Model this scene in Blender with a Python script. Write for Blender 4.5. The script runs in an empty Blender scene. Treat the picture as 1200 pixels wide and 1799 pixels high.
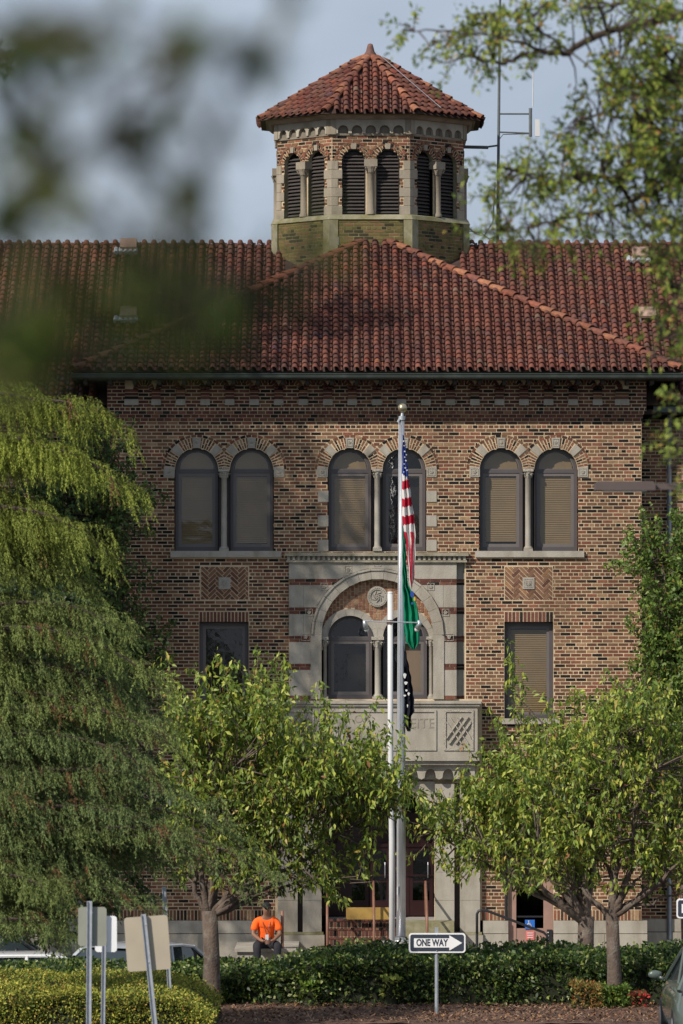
import bpy, math, random
import numpy as np
from mathutils import Vector, Matrix
R = math.radians
rnd = random.Random(7)
sc = bpy.context.scene
COL = sc.collection

# ---------------------------------------------------------------- camera
cam_d = bpy.data.cameras.new('camera'); cam = bpy.data.objects.new('camera', cam_d); COL.objects.link(cam)
sc.camera = cam
cam.location = (0, -100, 5.5); cam.rotation_euler = (R(90), 0, 0)
cam_d.sensor_fit = 'VERTICAL'; cam_d.sensor_height = 36; cam_d.sensor_width = 24
cam_d.lens = 180.1; cam_d.shift_y = 0.1643
cam_d.clip_start = 0.5; cam_d.clip_end = 6000
cam_d.dof.use_dof = True; cam_d.dof.focus_distance = 98.5; cam_d.dof.aperture_fstop = 4.0

# ---------------------------------------------------------------- light
SUN_AZ, SUN_EL = 47.0, 38.0            # degrees to the left of the camera axis, elevation
w = bpy.data.worlds.new('World'); sc.world = w; w.use_nodes = True
nt = w.node_tree; nt.nodes.clear()
out = nt.nodes.new('ShaderNodeOutputWorld')
sky = nt.nodes.new('ShaderNodeTexSky'); sky.sky_type = 'NISHITA'; sky.sun_disc = False
sky.sun_elevation = R(SUN_EL); sky.sun_rotation = R(180 + SUN_AZ)
sky.air_density = 1.0; sky.dust_density = 1.2
b1 = nt.nodes.new('ShaderNodeBackground'); b1.inputs[1].default_value = 0.085
b2 = nt.nodes.new('ShaderNodeBackground'); b2.inputs[1].default_value = 1.1
tc = nt.nodes.new('ShaderNodeTexCoord'); mp = nt.nodes.new('ShaderNodeMapping'); mp.inputs['Scale'].default_value = (5, 5, 11)
no = nt.nodes.new('ShaderNodeTexNoise'); no.inputs['Scale'].default_value = 1.6; no.inputs['Detail'].default_value = 5
cr = nt.nodes.new('ShaderNodeValToRGB')
cr.color_ramp.elements[0].position = .35; cr.color_ramp.elements[0].color = (.33, .395, .50, 1)
cr.color_ramp.elements[1].position = .68; cr.color_ramp.elements[1].color = (.50, .56, .66, 1)
mx = nt.nodes.new('ShaderNodeMixShader'); mx.inputs[0].default_value = .85
L = nt.links
L.new(tc.outputs['Generated'], mp.inputs[0]); L.new(mp.outputs[0], no.inputs[0]); L.new(no.outputs[0], cr.inputs[0])
L.new(cr.outputs[0], b2.inputs[0]); L.new(sky.outputs[0], b1.inputs[0])
L.new(b1.outputs[0], mx.inputs[1]); L.new(b2.outputs[0], mx.inputs[2]); L.new(mx.outputs[0], out.inputs[0])
sd = bpy.data.lights.new('sun', 'SUN'); sd.energy = 4.8; sd.angle = R(.53); sd.color = (1, .915, .80)
so = bpy.data.objects.new('sun', sd); COL.objects.link(so)
sv = Vector((-math.sin(R(SUN_AZ)) * math.cos(R(SUN_EL)), -math.cos(R(SUN_AZ)) * math.cos(R(SUN_EL)), math.sin(R(SUN_EL))))
so.rotation_euler = sv.to_track_quat('Z', 'Y').to_euler(); so.location = (-30, -30, 40)
sc.view_settings.view_transform = 'Standard'; sc.view_settings.look = 'None'
sc.view_settings.exposure = 0.08; sc.view_settings.gamma = 1.0; sc.view_settings.use_curve_mapping = False
sc.cycles.max_bounces = 6; sc.cycles.transparent_max_bounces = 8
sc.cycles.diffuse_bounces = 3; sc.cycles.glossy_bounces = 2; sc.cycles.transmission_bounces = 2

# ---------------------------------------------------------------- measuring helpers (a place in metres from where it is seen and how far off it stands)
def P(px, py, d): return Vector(((px - 600) * d / 9000, d - 100, 5.5 - (py - 1195) * d / 9000))
def XX(px, d=100): return (px - 600) * d / 9000
def ZZ(py, d=100): return 5.5 - (py - 1195) * d / 9000

# ---------------------------------------------------------------- materials
MATS = {}
def M(name, col, rough=.7, var=.18, scale=3.0, bump=.0, bscale=40, attr=False, metal=0, spec=.4, stretch=(1, 1, 1), dirt=None, dscale=.8, dlo=.5, dhi=.7, dstretch=(1, 1, 1), transl=0, coat=0, broad=None):
    if name in MATS: return MATS[name]
    m = bpy.data.materials.new(name); m.use_nodes = True; t = m.node_tree; N = t.nodes; K = t.links
    b = N['Principled BSDF']; b.inputs['Roughness'].default_value = rough; b.inputs['Metallic'].default_value = metal
    b.inputs['Specular IOR Level'].default_value = spec; b.inputs['Coat Weight'].default_value = coat
    co = N.new('ShaderNodeTexCoord'); mpn = N.new('ShaderNodeMapping'); mpn.inputs['Scale'].default_value = stretch
    K.new(co.outputs['Object'], mpn.inputs[0])
    nz = N.new('ShaderNodeTexNoise'); nz.inputs['Scale'].default_value = scale; nz.inputs['Detail'].default_value = 6
    K.new(mpn.outputs[0], nz.inputs[0])
    mr = N.new('ShaderNodeMapRange'); mr.inputs[1].default_value = .25; mr.inputs[2].default_value = .75
    mr.inputs[3].default_value = 1 - var; mr.inputs[4].default_value = 1 + var
    K.new(nz.outputs[0], mr.inputs[0])
    mul = N.new('ShaderNodeMix'); mul.data_type = 'RGBA'; mul.blend_type = 'MULTIPLY'; mul.inputs[0].default_value = 1
    if attr:
        a = N.new('ShaderNodeAttribute'); a.attribute_name = 'Col'; K.new(a.outputs['Color'], mul.inputs[6])
    else: mul.inputs[6].default_value = (*col, 1)
    K.new(mr.outputs[0], mul.inputs[7]); res = mul.outputs[2]
    if dirt:
        mp2 = N.new('ShaderNodeMapping'); mp2.inputs['Scale'].default_value = dstretch; K.new(co.outputs['Object'], mp2.inputs[0])
        n2 = N.new('ShaderNodeTexNoise'); n2.inputs['Scale'].default_value = dscale; n2.inputs['Detail'].default_value = 8; n2.inputs['Roughness'].default_value = .65
        K.new(mp2.outputs[0], n2.inputs[0])
        r2 = N.new('ShaderNodeMapRange'); r2.inputs[1].default_value = dlo; r2.inputs[2].default_value = dhi; r2.inputs[4].default_value = .75
        K.new(n2.outputs[0], r2.inputs[0])
        m2 = N.new('ShaderNodeMix'); m2.data_type = 'RGBA'; K.new(r2.outputs[0], m2.inputs[0]); K.new(res, m2.inputs[6]); m2.inputs[7].default_value = (*dirt, 1)
        res = m2.outputs[2]
    if broad:
        ge = N.new('ShaderNodeNewGeometry')
        for (sc_, st, lo, hi, v0, v1) in ((broad[0], (1, 1, 1), .3, .7, 1 - broad[1], 1 + broad[1] * .5), (1.0, (1.6, 1, .18), .45, .72, 1.0, 1 - broad[1] * .9)):
            mq = N.new('ShaderNodeMapping'); mq.inputs['Scale'].default_value = st; K.new(ge.outputs['Position'], mq.inputs[0])
            nq_ = N.new('ShaderNodeTexNoise'); nq_.inputs['Scale'].default_value = sc_; nq_.inputs['Detail'].default_value = 5; K.new(mq.outputs[0], nq_.inputs[0])
            rq = N.new('ShaderNodeMapRange'); rq.inputs[1].default_value = lo; rq.inputs[2].default_value = hi; rq.inputs[3].default_value = v0; rq.inputs[4].default_value = v1; K.new(nq_.outputs[0], rq.inputs[0])
            mk = N.new('ShaderNodeMix'); mk.data_type = 'RGBA'; mk.blend_type = 'MULTIPLY'; mk.inputs[0].default_value = 1; K.new(res, mk.inputs[6]); K.new(rq.outputs[0], mk.inputs[7]); res = mk.outputs[2]
    K.new(res, b.inputs['Base Color'])
    if bump:
        n3 = N.new('ShaderNodeTexNoise'); n3.inputs['Scale'].default_value = bscale; n3.inputs['Detail'].default_value = 4; K.new(co.outputs['Object'], n3.inputs[0])
        bp = N.new('ShaderNodeBump'); bp.inputs['Strength'].default_value = bump; bp.inputs['Distance'].default_value = .02
        K.new(n3.outputs[0], bp.inputs['Height']); K.new(bp.outputs[0], b.inputs['Normal'])
    if transl:
        tr = N.new('ShaderNodeBsdfTranslucent'); K.new(res, tr.inputs[0])
        ms = N.new('ShaderNodeMixShader'); ms.inputs[0].default_value = transl
        K.new(b.outputs[0], ms.inputs[1]); K.new(tr.outputs[0], ms.inputs[2]); K.new(ms.outputs[0], N['Material Output'].inputs[0])
    MATS[name] = m; return m
def glass(name, tint=(.9, .9, .9), refl=.10):
    m = bpy.data.materials.new(name); m.use_nodes = True; N = m.node_tree.nodes; K = m.node_tree.links; N.remove(N['Principled BSDF'])
    t = N.new('ShaderNodeBsdfTransparent'); t.inputs[0].default_value = (*tint, 1)
    g = N.new('ShaderNodeBsdfGlossy'); g.inputs['Roughness'].default_value = .03
    fr = N.new('ShaderNodeLayerWeight'); fr.inputs[0].default_value = .5; pw_ = N.new('ShaderNodeMath'); pw_.operation = 'POWER'; pw_.inputs[1].default_value = 4; K.new(fr.outputs['Facing'], pw_.inputs[0])
    ad = N.new('ShaderNodeMath'); ad.operation = 'MULTIPLY_ADD'; ad.inputs[1].default_value = .6; ad.inputs[2].default_value = refl; K.new(pw_.outputs[0], ad.inputs[0])
    nz = N.new('ShaderNodeTexNoise'); nz.inputs['Scale'].default_value = 3.2; co = N.new('ShaderNodeTexCoord'); K.new(co.outputs['Object'], nz.inputs[0])
    bp = N.new('ShaderNodeBump'); bp.inputs['Strength'].default_value = .05; bp.inputs['Distance'].default_value = .04; K.new(nz.outputs[0], bp.inputs['Height']); K.new(bp.outputs[0], g.inputs['Normal'])
    s = N.new('ShaderNodeMixShader'); K.new(ad.outputs[0], s.inputs[0]); K.new(t.outputs[0], s.inputs[1]); K.new(g.outputs[0], s.inputs[2]); K.new(s.outputs[0], N['Material Output'].inputs[0])
    return m
m_brick = M('brick', None, .85, .2, 14, .5, 60, attr=True, spec=.2, broad=(.4, .2))
m_mortar = M('mortar', (.58, .46, .31), .95, .15, 5, .5, 80, spec=.1, broad=(.45, .24))
m_tstone = M('tower_limestone', (.30, .265, .21), .9, .15, 4, .3, 50, spec=.15, dirt=(.15, .125, .09), dscale=1.6, dlo=.45, dhi=.72, dstretch=(1.6, 1, .35))
m_stone = M('limestone', (.355, .33, .285), .85, .12, 4, .3, 50, spec=.2, dirt=(.19, .16, .12), dscale=1.6, dlo=.45, dhi=.72, dstretch=(1.6, 1, .35))
m_carved = M('carved_limestone', (.37, .34, .29), .85, .35, 38, 1.0, 55, spec=.2)
m_mossy = M('mossy_stone', (.28, .26, .18), .9, .2, 5, .4, 50, dirt=(.13, .12, .035), dscale=2.2, dlo=.4, dhi=.6)
m_frame = M('window_frame_paint', (.085, .075, .078), .45, .08, 3)
m_framel = M('window_sash_paint', (.135, .12, .115), .45, .08, 3)
m_blind = M('window_blind', (.26, .195, .115), .6, .12, 2)
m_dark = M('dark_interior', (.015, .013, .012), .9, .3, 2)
m_curt = M('pale_curtain', (.26, .19, .13), .8, .1, 2)
m_glass = glass('window_glass', (.80, .78, .74), .06)
m_tile = M('roof_tile', None, .8, .28, 9, .4, 50, attr=True, spec=.25, dirt=(.04, .027, .025), dscale=3.0, dlo=.45, dhi=.68, broad=(.5, .22))
m_under = M('roof_underlay', (.05, .03, .025), .95, .3, 5)
m_gutter = M('gutter_paint', (.035, .045, .04), .5, .2, 2, dirt=(.07, .085, .08), dscale=3)
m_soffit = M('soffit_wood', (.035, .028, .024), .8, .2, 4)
m_louver = M('louver_metal', (.065, .056, .053), .6, .2, 5)
m_alu = M('brushed_metal', (.50, .51, .54), .38, .08, 6, metal=.75)
m_galv = M('galvanised_steel', (.42, .45, .49), .5, .15, 12, metal=.5)
m_white = M('white_paint', (.56, .565, .57), .5, .06, 4)
m_black = M('black_paint', (.018, .018, .022), .45, .1, 4)
m_bronze = M('bronze_paint', (.16, .10, .075), .55, .1, 6)
m_lamp = M('lamp_housing_paint', (.10, .075, .07), .55, .1, 6)
m_maroon = M('maroon_door_shaded', (.026, .008, .009), .4, .15, 3)  # door maroon darkened to stand for the tree shade over the entrance
m_pink = M('pinkish_door_frame', (.30, .185, .15), .55, .12, 5)
m_yellow = M('yellow_kick_plate', (.36, .23, .06), .6, .18, 8)
m_bark = M('bark', (.10, .075, .06), .95, .35, 10, 1.0, 30, stretch=(1, 1, .35), dirt=(.20, .18, .155), dscale=6)
m_barkd = M('dark_bark', (.055, .04, .032), .95, .35, 10, 1.0, 30, stretch=(1, 1, .3))
m_leaf = M('leaf', None, .5, .16, 12, attr=True, spec=.45, transl=.35)
m_leafm = M('matt_leaf', None, .65, .16, 12, attr=True, spec=.2, transl=.22)
m_needle = M('needle', None, .65, .2, 6, attr=True, spec=.2, transl=.20)
m_mulch = M('mulch_soil', (.11, .062, .045), 1, .45, 6, 1, 60, dirt=(.20, .14, .09), dscale=9)
m_ground = M('grass_ground', (.05, .07, .025), 1, .4, 3, 1, 30)
m_asph = M('asphalt', (.05, .05, .052), .95, .2, 4, .5, 90)
m_conc = M('concrete', (.33, .31, .28), .95, .12, 2, .3, 60)
m_paintg = M('colour_by_face', None, .7, .08, 8, attr=True, spec=.25)
m_cloth = M('flag_cloth', None, .75, .08, 6, attr=True, spec=.2, transl=.15)
m_mast = M('weathered_mast_steel', (.10, .115, .12), .6, .2, 6)
m_lead = M('lead_flashing', (.42, .45, .48), .6, .25, 9, metal=.2)

# ---------------------------------------------------------------- mesh collecting
class MB:
    def __init__(s): s.v = []; s.f = []; s.c = []
    def add(s, vs, fs, col=(.5, .5, .5)):
        o = len(s.v); s.v.extend(vs); s.f.extend([tuple(i + o for i in f) for f in fs]); s.c.extend([col] * len(fs)); return s
    def box(s, x0, x1, y0, y1, z0, z1, col=(.5, .5, .5), open_back=False):
        vs = [(x0, y0, z0), (x1, y0, z0), (x1, y1, z0), (x0, y1, z0), (x0, y0, z1), (x1, y0, z1), (x1, y1, z1), (x0, y1, z1)]
        fs = [(0, 1, 5, 4), (3, 0, 4, 7), (1, 2, 6, 5), (4, 5, 6, 7), (3, 2, 1, 0)]
        if not open_back: fs.append((2, 3, 7, 6))
        return s.add(vs, fs, col)
    def obox(s, mat, sx, sy, sz, col=(.5, .5, .5)):
        vs = [tuple(mat @ Vector((a * sx / 2, b * sy / 2, c * sz / 2))) for a in (-1, 1) for b in (-1, 1) for c in (-1, 1)]
        return s.add(vs, [(0, 1, 3, 2), (4, 6, 7, 5), (0, 4, 5, 1), (2, 3, 7, 6), (0, 2, 6, 4), (1, 5, 7, 3)], col)
    def prism(s, poly, y0, y1, col=(.5, .5, .5), back=False):
        n = len(poly)
        a = sum(poly[i][0] * poly[(i + 1) % n][1] - poly[(i + 1) % n][0] * poly[i][1] for i in range(n))
        if a < 0: poly = poly[::-1]
        vs = [(x, y0, z) for x, z in poly] + [(x, y1, z) for x, z in poly]
        fs = [tuple(range(n))] + [(i, i + n, (i + 1) % n + n, (i + 1) % n) for i in range(n)]
        if back: fs.append(tuple(range(2 * n - 1, n - 1, -1)))
        return s.add(vs, fs, col)
    def tube(s, pts, rad, n=8, col=(.5, .5, .5), cap=True):
        pts = [Vector(p) for p in pts]
        if not hasattr(rad, '__len__'): rad = [rad] * len(pts)
        vs = []; up = Vector((.13, .97, .2)).normalized()
        for i, p in enumerate(pts):
            t = (pts[min(i + 1, len(pts) - 1)] - pts[max(i - 1, 0)])
            t = t.normalized() if t.length > 1e-9 else Vector((0, 0, 1))
            a = t.cross(up)
            if a.length < .05: a = t.cross(Vector((1, 0, 0)))
            a.normalize(); b = t.cross(a)
            for k in range(n):
                q = p + (a * math.cos(k * 2 * math.pi / n) + b * math.sin(k * 2 * math.pi / n)) * rad[i]
                vs.append(tuple(q))
        fs = [(i * n + k, i * n + (k + 1) % n, (i + 1) * n + (k + 1) % n, (i + 1) * n + k) for i in range(len(pts) - 1) for k in range(n)]
        if cap: fs += [tuple(range(n - 1, -1, -1)), tuple(range((len(pts) - 1) * n, len(pts) * n))]
        return s.add(vs, fs, col)
    def lathe(s, cx, cy, prof, n=16, col=(.5, .5, .5)):
        vs = [(cx + r * math.cos(k * 2 * math.pi / n), cy + r * math.sin(k * 2 * math.pi / n), z) for r, z in prof for k in range(n)]
        fs = [(i * n + k, i * n + (k + 1) % n, (i + 1) * n + (k + 1) % n, (i + 1) * n + k) for i in range(len(prof) - 1) for k in range(n)]
        return s.add(vs, fs, col)
    def ball(s, c, r, n=12, col=(.5, .5, .5), sc=(1, 1, 1)):
        prof = [(max(1e-4, math.sin(math.pi * i / (n // 2 + 2))) * r, -math.cos(math.pi * i / (n // 2 + 2)) * r) for i in range(n // 2 + 3)]
        o = len(s.v); s.lathe(0, 0, prof, n, col)
        for i in range(o, len(s.v)): x, y, z = s.v[i]; s.v[i] = (c[0] + x * sc[0], c[1] + y * sc[1], c[2] + z * sc[2])
        return s
    def build(s, name, mat, parent=None, smooth=False, origin=None, kind=None, rec=True):
        me = bpy.data.meshes.new(name)
        vs = s.v
        if origin is not None: ox, oy, oz = origin; vs = [(x - ox, y - oy, z - oz) for x, y, z in vs]
        me.from_pydata([tuple(v) for v in vs], [], s.f); 
        a = me.color_attributes.new('Col', 'FLOAT_COLOR', 'CORNER')
        cnt = np.array([len(f) for f in s.f]); cc = np.array([(*c[:3], 1) for c in s.c], dtype=np.float32)
        a.data.foreach_set('color', np.repeat(cc, cnt, axis=0).ravel())
        me.materials.append(mat)
        if smooth: me.polygons.foreach_set('use_smooth', [True] * len(me.polygons))
        o = bpy.data.objects.new(name, me); COL.objects.link(o)
        if origin is not None: o.location = origin
        if parent is not None:
            o.parent = parent
            if rec: o.location = Vector(o.location) - parent_world(parent)
        if kind: o['kind'] = kind
        return o
def parent_world(p):
    v = Vector((0, 0, 0))
    while p is not None: v += Vector(p.location); p = p.parent
    return v
def npmesh(name, V, F, C, mat, parent=None, origin=(0, 0, 0), kind=None, smooth=False):
    """V (n,3), F (m,k) constant k, C (m,3) colour per face"""
    me = bpy.data.meshes.new(name); V = np.asarray(V, np.float32) - np.array(origin, np.float32); F = np.asarray(F, np.int32)
    m, k = F.shape
    me.vertices.add(len(V)); me.vertices.foreach_set('co', V.ravel())
    me.loops.add(m * k); me.loops.foreach_set('vertex_index', F.ravel())
    me.polygons.add(m); me.polygons.foreach_set('loop_start', np.arange(0, m * k, k, dtype=np.int32))
    try: me.polygons.foreach_set('loop_total', np.full(m, k, np.int32))
    except Exception: pass
    me.update(calc_edges=True)
    a = me.color_attributes.new('Col', 'FLOAT_COLOR', 'CORNER')
    c4 = np.ones((m, 4), np.float32); c4[:, :3] = C; a.data.foreach_set('color', np.repeat(c4, k, axis=0).ravel())
    me.materials.append(mat)
    if smooth: me.polygons.foreach_set('use_smooth', np.ones(m, bool))
    o = bpy.data.objects.new(name, me); COL.objects.link(o); o.location = origin
    if parent is not None: o.parent = parent; o.location = Vector(origin) - parent_world(parent)
    if kind: o['kind'] = kind
    return o
def thing(name, label, cat, loc=(0, 0, 0), group=None):
    o = bpy.data.objects.new(name, None); o.empty_display_size = .3; COL.objects.link(o); o.location = loc
    o['label'] = label; o['category'] = cat
    if group: o['group'] = group
    return o
def tag(o, label, cat, group=None):
    o['label'] = label; o['category'] = cat
    if group: o['group'] = group
    return o
def struct(o): o['kind'] = 'structure'; return o

# ---------------------------------------------------------------- ground, paths
def sheet(name, x0, x1, y0, y1, z, mat):
    return struct(MB().add([(x0, y0, z), (x1, y0, z), (x1, y1, z), (x0, y1, z)], [(0, 1, 2, 3)]).build(name, mat))
sheet('ground', -2500, 2500, -400, 4500, -.02, m_ground)
sheet('car_park_asphalt', -60, 60, -90, -14.2, .0, m_asph)
sheet('forecourt_paving', -14, 14, -9.2, .9, .004, m_conc)
sheet('driveway_asphalt', -14, -1.6, -9.6, -2.2, .012, m_asph)
# mulch bed with undulating surface
def bed():
    nx, ny = 90, 40; x0, x1, y0, y1 = -8, 9, -18.6, -9.2
    V = []; F = []
    for j in range(ny + 1):
        for i in range(nx + 1):
            x = x0 + (x1 - x0) * i / nx; y = y0 + (y1 - y0) * j / ny
            V.append((x, y, .025 + .02 * math.sin(x * 2.1 + y) + rnd.uniform(-.012, .016)))
    for j in range(ny):
        for i in range(nx): a = j * (nx + 1) + i; F.append((a, a + 1, a + nx + 2, a + nx + 1))
    o = npmesh('mulch_bed_soil', V, F, np.full((len(F), 3), .3), m_mulch); struct(o)
    V = []; F = []; C = []
    for k in range(9000):
        x = rnd.uniform(-2.6, 6.8); y = rnd.uniform(-18.3, -13.0); a = rnd.uniform(0, 3.14); l = rnd.uniform(.02, .06); wd = rnd.uniform(.006, .014)
        ux, uy = math.cos(a), math.sin(a); z = .045 + rnd.uniform(0, .03); t = rnd.uniform(-.02, .02); n = len(V)
        V += [(x - ux * l - uy * wd, y - uy * l + ux * wd, z - t), (x - ux * l + uy * wd, y - uy * l - ux * wd, z - t), (x + ux * l + uy * wd, y + uy * l - ux * wd, z + t), (x + ux * l - uy * wd, y + uy * l + ux * wd, z + t)]
        F.append((n, n + 1, n + 2, n + 3)); c = rnd.choice([(.17, .09, .055), (.11, .055, .04), (.26, .18, .12), (.07, .04, .03), (.30, .16, .08)]); C.append(c)
    npmesh('mulch_chips', V, F, C, m_paintg, kind='stuff')
bed()

# ---------------------------------------------------------------- brick laying
def clip(poly, x0, x1, z0, z1):
    for ax, lim, sg in ((0, x0, 1), (0, x1, -1), (1, z0, 1), (1, z1, -1)):
        o = []; n = len(poly)
        for i in range(n):
            a, b = poly[i], poly[(i + 1) % n]; ia = (a[ax] - lim) * sg >= 0; ib = (b[ax] - lim) * sg >= 0
            if ia: o.append(a)
            if ia != ib: t = (lim - a[ax]) / (b[ax] - a[ax]); o.append((a[0] + (b[0] - a[0]) * t, a[1] + (b[1] - a[1]) * t))
        poly = o
        if len(poly) < 3: return None
    return poly
BRP = [((.235, .132, .078), 13), ((.175, .096, .058), 25), ((.16, .066, .041), 22), ((.22, .088, .056), 12), ((.11, .052, .034), 15), ((.32, .20, .115), 3), ((.016, .012, .012), 13), ((.055, .03, .024), 9)]
BRD = [((.13, .05, .038), 30), ((.10, .042, .034), 25), ((.17, .07, .05), 15), ((.025, .018, .018), 15), ((.19, .10, .06), 8)]
def pick(pal, r=rnd):
    t = sum(w_ for _, w_ in pal) * r.random()
    for c, w_ in pal:
        t -= w_
        if t <= 0: break
    return c
def jit(c, a=.12, r=rnd):
    k = r.uniform(1 - a, 1 + a); return (c[0] * k, c[1] * k * r.uniform(.96, 1.04), c[2] * k)
CH = .0686; BL = .207; MJ = .019
def subtract(ivals, cuts):
    for a, b in cuts:
        nx = []
        for s, e in ivals:
            if b <= s or a >= e: nx.append((s, e))
            else:
                if a > s: nx.append((s, a))
                if b < e: nx.append((b, e))
        ivals = nx
    return ivals
def lay(x0, x1, z0, z1, cuts_b, cuts_m, mb_m, yb=0.0, ym=.004, pal=BRP, hdr=7, off=0, bond='common'):
    """returns brick records; mortar strips go to mb_m"""
    out_ = []; n = int(round((z1 - z0) / CH)); ch = (z1 - z0) / n
    for r in range(n):
        za = z0 + r * ch; zc = za + ch / 2
        for s, e in subtract([(x0, x1)], cuts_m(zc)):
            if e - s > .002: mb_m.add([(s, ym, za), (e, ym, za), (e, ym, za + ch), (s, ym, za + ch)], [(0, 1, 2, 3)])
        header = (r + off) % hdr == 0
        step = BL / 2 if header else BL
        sh = (.25 * BL if header else (.5 * BL if (r + off) % 2 else 0))
        for s, e in subtract([(x0, x1)], cuts_b(zc)):
            k = math.floor((s - x0 - sh) / step); x = x0 + sh + k * step
            while x < e - .012:
                a, b = max(x, s), min(x + step, e)
                if b - a > .03: out_.append((a + MJ / 2, b - MJ / 2, za + MJ / 2 * .95, za + ch - MJ / 2 * .95, jit(pick(pal)), yb + rnd.uniform(-.0025, .0025)))
                x += step
    return out_
def bricks_to(mb, recs, depth=.012):
    for a, b, c, d_, col, y in recs: mb.box(a, b, y, y + depth, c, d_, col, open_back=True)
unit_bricks = {}
def unit_brick(col):
    key = tuple(round(v, 2) for v in col)
    if key not in unit_bricks:
        o = MB().box(-.5, .5, 0, .012, -.5, .5, col).build('brick', m_brick); unit_bricks[key] = o.data; bpy.data.objects.remove(o)
    return unit_bricks[key]
def brick_obj(rec, parent, rot=0):
    a, b, c, d_, col, y = rec
    o = bpy.data.objects.new('brick', unit_brick(col)); COL.objects.link(o); o.parent = parent
    o.scale = (b - a, 1, d_ - c)
    v = Vector(((a + b) / 2, y, (c + d_) / 2))
    if rot is None: o.location = v - parent_world(parent)
    else: m_ = Matrix.Rotation(rot, 3, 'Z'); o.location = m_ @ v; o.rotation_euler = (0, 0, rot)
    return o
def arc_cut(cx, zs, r, zb):
    """interval of an arched opening at height z: rectangle from zb to zs, half circle above"""
    def f(z):
        if z < zb or z > zs + r: return None
        h = r if z <= zs else math.sqrt(max(0, r * r - (z - zs) ** 2))
        return (cx - h, cx + h)
    return f
def rect_cut(xa, xb, za, zb): return lambda z: (xa, xb) if za <= z <= zb else None
def cutter(fs): return lambda z: [v for v in (f(z) for f in fs) if v]
def arch_outline(cx, zs, r, zb, n=20):
    return [(cx - r, zb), (cx + r, zb)] + [(cx + r * math.cos(math.pi * k / n), zs + r * math.sin(math.pi * k / n)) for k in range(n + 1)]
def band(mb, o1, o2, y0, y1, col=(.5, .5, .5)):
    """frame between outline o1 (outer) and o2 (inner), same point count"""
    n = len(o1)
    vs = [(x, y0, z) for x, z in o1] + [(x, y0, z) for x, z in o2] + [(x, y1, z) for x, z in o2] + [(x, y1, z) for x, z in o1]
    fs = []
    for i in range(n):
        j = (i + 1) % n
        fs += [(i, j, n + j, n + i), (n + i, n + j, 2 * n + j, 2 * n + i), (3 * n + i, 3 * n + j, j, i)]
    mb.add(vs, fs, col)
def reveal(mb, o1, y0, y1):
    n = len(o1); vs = [(x, y0, z) for x, z in o1] + [(x, y1, z) for x, z in o1]
    mb.add(vs, [(i, (i + 1) % n, (i + 1) % n + n, i + n) for i in range(n)])
def wedge(mb, cx, zs, r0, r1, a0, a1, y0, y1, col, cl=None):
    n = max(1, int((a1 - a0) / .12))
    pl = [(cx + r0 * math.cos(a0 + (a1 - a0) * k / n), zs + r0 * math.sin(a0 + (a1 - a0) * k / n)) for k in range(n + 1)]
    pl += [(cx + r1 * math.cos(a1 - (a1 - a0) * k / n), zs + r1 * math.sin(a1 - (a1 - a0) * k / n)) for k in range(n + 1)]
    if cl: pl = clip(pl, cl[0], cl[1], -99, 99)
    if pl: mb.prism(pl, y0, y1, col)
def carve(mb, x0, x1, z0, z1, y, seed=0):
    """a sunk carved rosette / scroll panel of small ridges"""
    r_ = random.Random(seed); cx, cz = (x0 + x1) / 2, (z0 + z1) / 2; w_, h_ = (x1 - x0), (z1 - z0); t = min(w_, h_) * .07
    band(mb, [(x0, z0), (x1, z0), (x1, z1), (x0, z1)], [(x0 + t, z0 + t), (x1 - t, z0 + t), (x1 - t, z1 - t), (x0 + t, z1 - t)], y - .006, y + .001)
    for k in range(5):
        a = k * 2 * math.pi / 5 + r_.uniform(-.3, .3); rr = min(w_, h_) * .26
        p = [(cx + math.cos(a + q * 1.9) * rr * (1 - q * .6) , y - .004, cz + math.sin(a + q * 1.9) * rr * (1 - q * .6)) for q in (0, .25, .5, .75, 1)]
        mb.tube(p, t * .8, 4)
    mb.tube([(cx, y + .002, cz), (cx, y - .012, cz)], min(w_, h_) * .09, 8)

# ---------------------------------------------------------------- roof tiles
TW = .20; TE = .218; TLEN = .265
TILEP = [((.17, .050, .033), 24), ((.21, .064, .040), 20), ((.125, .038, .03), 22), ((.25, .092, .052), 6), ((.085, .034, .032), 18), ((.16, .095, .07), 7), ((.11, .052, .058), 6)]
def tile_geo():
    V = []; F = []
    nb = 7; prof = []
    for k in range(nb + 1):
        a = math.pi * (1 - k / nb); prof.append((.060 * math.cos(a), .062 * math.sin(a) + .010))
    prof += [(.074, -.012), (.100, -.022), (.126, -.012)]
    n = len(prof)
    for (y, s, zo) in ((0, 1.0, .034), (TLEN, .90, .0)):
        for x, z in prof: V.append((x * s, y, z * s + zo))
    for x, z in prof: V.append((x * .86, 0, z * .86 - .004 + .034))
    for i in range(n - 1): F.append((i, i + 1, n + i + 1, n + i))
    for i in range(n - 1): F.append((i, 2 * n + i, 2 * n + i + 1, i + 1))
    return np.array(V), np.array(F)
TV, TF = tile_geo()
tile_meshes = {}
def tile_mesh(col):
    key = tuple(round(v, 2) for v in col)
    if key not in tile_meshes:
        o = npmesh('roof_tile', TV, TF, np.tile(col, (len(TF), 1)), m_tile); tile_meshes[key] = o.data; bpy.data.objects.remove(o)
    return tile_meshes[key]
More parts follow.
